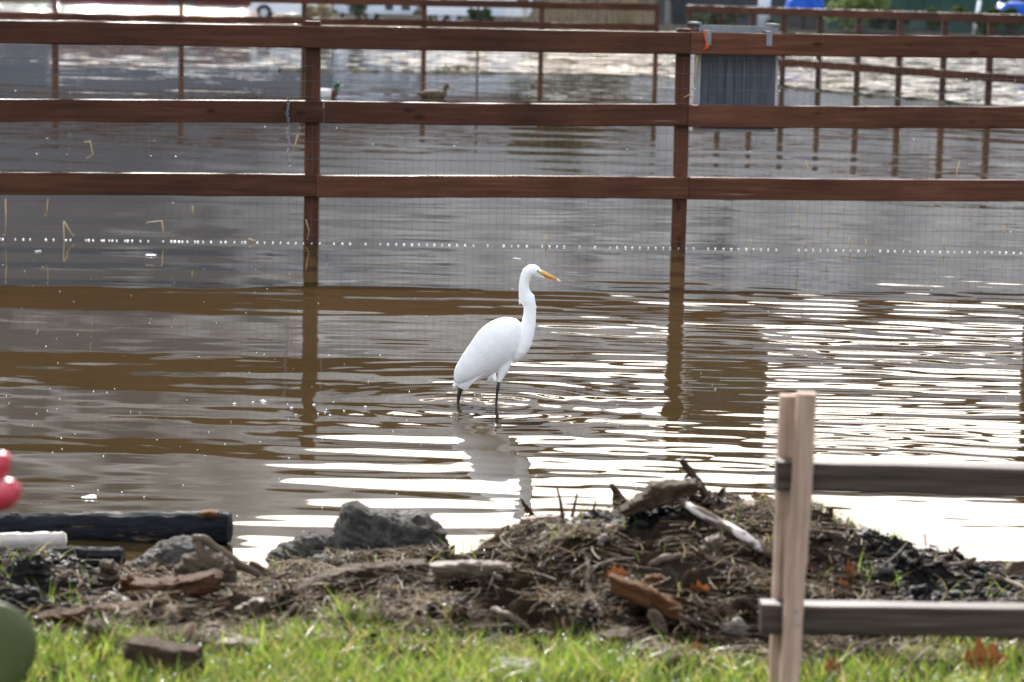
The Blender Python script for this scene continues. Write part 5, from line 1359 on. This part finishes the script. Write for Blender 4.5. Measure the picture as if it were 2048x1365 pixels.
m_ = MB(); m_.tube([(fx(1935), 128, ZL), (fx(1944), 128, 1.75)], .10, 10); m_.tube([(fx(1944), 128, 1.75), (fx(1948), 128, 2.6)], .07, 10)
tag(recentre(m_.build('leaning_pole', M_whitep, None, smooth=True)), 'leaning white pole in front of the green shed', 'pole')
# bushes, reeds and trees on the far bank
M_leafd = mat('dark_foliage', [(0.3, (0.03, 0.045, 0.018)), (0.7, (0.07, 0.10, 0.04))], scale=2, rough=.6, transl=.25)
M_leafl = mat('pale_foliage', [(0.3, (0.10, 0.14, 0.05)), (0.7, (0.18, 0.22, 0.09))], scale=2, rough=.6, transl=.25)
M_reed = mat('dry_reeds', [(0.3, (0.26, 0.2, 0.12)), (0.7, (0.42, 0.34, 0.22))], scale=3, rough=.7, transl=.2)
M_trunk = mat('tree_bark', [(0.3, (0.05, 0.04, 0.03)), (0.7, (0.11, 0.09, 0.07))], scale=4, rough=.8, bump=.5)
def foliage(name, centres, n, ls, m, parent):
    cs = np.array([c[:3] for c in centres]); rs = np.array([c[3] for c in centres])
    k = rng.integers(0, len(cs), n); d = rng.normal(0, 1, (n, 3)); d /= np.linalg.norm(d, axis=1)[:, None]
    p = cs[k] + d * (rs[k] * rng.uniform(.55, 1.05, n))[:, None] * np.array([1, 1, .8])
    Q = np.array([(-1, -.6, 0), (1, -.6, .2), (1, .6, 0), (-1, .6, .2)]) * ls
    V = np.einsum('nij,kj->nki', rotm(n) , Q) ; V = V @ np.array(Matrix.Rotation(.7, 3, 'X')) + p[:, None, :]
    V = V.reshape(-1, 3) - (wloc(parent) * 0)
    Fq = (np.arange(4)[None] + (np.arange(n) * 4)[:, None])
    return tag(mesh_np(name, V, Fq, m, parent=parent, smooth=False), kind='stuff')
def tree(u, d, h, w, lab, m, seed):
    x = fx(u, d); r = np.random.default_rng(seed)
    t = thing('tree', lab, 'tree', (x, d, ZL - .2))
    m_ = MB(); b_ = np.array([x, d, ZL - .3])
    tr = [b_ + np.array([.02 * h * math.sin(q * 2 + seed), 0, h * .62 * q]) for q in np.linspace(0, 1, 7)]
    m_.tube(tr, list(np.linspace(.028 * h, .010 * h, 7)), 10)
    cen = []
    for k in range(14):
        a = r.uniform(0, 6.28); z = h * r.uniform(.35, .92); q = w * r.uniform(.25, .9) * (1.15 - abs(z / h - .6))
        e = np.array([x + q * math.cos(a), d + q * math.sin(a), ZL + z]); cen.append((*e, w * r.uniform(.28, .5)))
        s = tr[min(6, int(z / h * 6))]; m_.tube([s, (s + e) / 2 + np.array([0, 0, .04 * h]), e], [.009 * h, .006 * h, .002 * h], 6)
    m_.build('trunk', M_trunk, t, smooth=True)
    foliage('crown', cen, 2600, .035 * h, m, t)
TR = [(-250, 225, 30, 9, 'tall dark tree at the left end of the far shore', 0), 
      (1120, 160, 8, 3.5, 'dark tree behind the grey shed', 0), (2350, 150, 9, 4, 'broad dark tree at the right end of the far bank', 0)]
for k, (u, d, h, w, lab, mm) in enumerate(TR): tree(u, d, h, w, lab, M_leafl if mm else M_leafd, 40 + k)
def bush(u, d, w, h, lab, m, name='bush', n=700, ls=.09):
    x = fx(u, d); t = thing(name, lab, 'bush', (x, d, ZL - .05)); r = np.random.default_rng(int(u))
    m_ = MB()
    cen = []
    for k in range(9):
        e = np.array([x + r.uniform(-.8, .8) * w / 2, d + r.uniform(-.4, .4) * w, ZL + h * r.uniform(.25, .8)]); cen.append((*e, h * r.uniform(.22, .36)))
        m_.tube([(x + r.uniform(-.1, .1), d, ZL - .1), e], [.03, .01], 5)
    m_.build('stems', M_trunk, t); foliage('foliage', cen, n, ls, m, t)
bush(1720, 127, 3.0, 2.2, 'feathery pale green bush in front of the green shed', M_leafl, n=1500)
bush(717, 127, .6, 1.5, 'small dark conifer in front of the bluish trailer', M_leafd, n=500, ls=.06)
bush(640, 126.5, 1.6, .85, 'dry brown bush behind the pickup truck', M_reed, n=700)
bush(960, 126.5, 1.2, .8, 'low dark bush in front of the long white trailer', M_leafd, n=500)
bush(1800, 127, 5, 1.3, 'long low dark hedge in front of the green shed', M_leafd, n=1600)
bush(1960, 127, 4, 1.4, 'dark shrub below the leaning pole', M_leafd, n=1300)
bush(1450, 127, 6, 1.2, 'grey-green brush in front of the workshop', M_leafd, n=1500)
def reeds(u, w, h, lab):
    x = fx(u, 126.5); m_ = MB(); r = np.random.default_rng(int(u))
    for k in range(260):
        a = x + r.normal(0, w / 3.2); y = 126.5 + r.uniform(-.6, .6); hh = h * r.uniform(.5, 1.1); e = r.normal(0, .12)
        m_.tube([(a, y, ZL - .05), (a + e * .4, y, ZL + hh * .6), (a + e, y, ZL + hh)], [.014, .012, .006], 3, cap=False)
        m_.tube([(a + e, y, ZL + hh), (a + e * 1.3, y, ZL + hh + .14)], [.02, .004], 3, cap=False)
    tag(recentre(m_.build('reeds', M_reed, None)), lab, 'reeds', kind='stuff')
reeds(1130, 3.2, 1.3, 'dry beige reeds in front of the grey shed')
reeds(1255, 2.0, 1.4, 'dry beige reeds right of the grey shed')

for xa, xb, yd, zt_, lab in ((fx(1574), fx(1652), 130, 1.15, 'dark stack of pallets under the bright blue tarp'), (fx(2000), fx(2080), 131, .9, 'dark stack of pallets under the dark blue tarp')):
    t = thing('pallet_stack', lab, 'pallets', ((xa + xb) / 2, yd + 1, ZL))
    n = int((zt_ - ZL) / .15)
    for k in range(n):
        z0 = ZL + (zt_ - ZL) * k / n; m_ = MB()
        m_.box(((xa + xb) / 2, yd + 1, z0 + .11), ((xb - xa) / 2, 1.0, .012))
        for q in (0, .5, 1): m_.box((xa + .06 + (xb - xa - .12) * q, yd + 1, z0 + .05), (.05, .98, .052))
        m_.build('pallet', M_trunk, t)
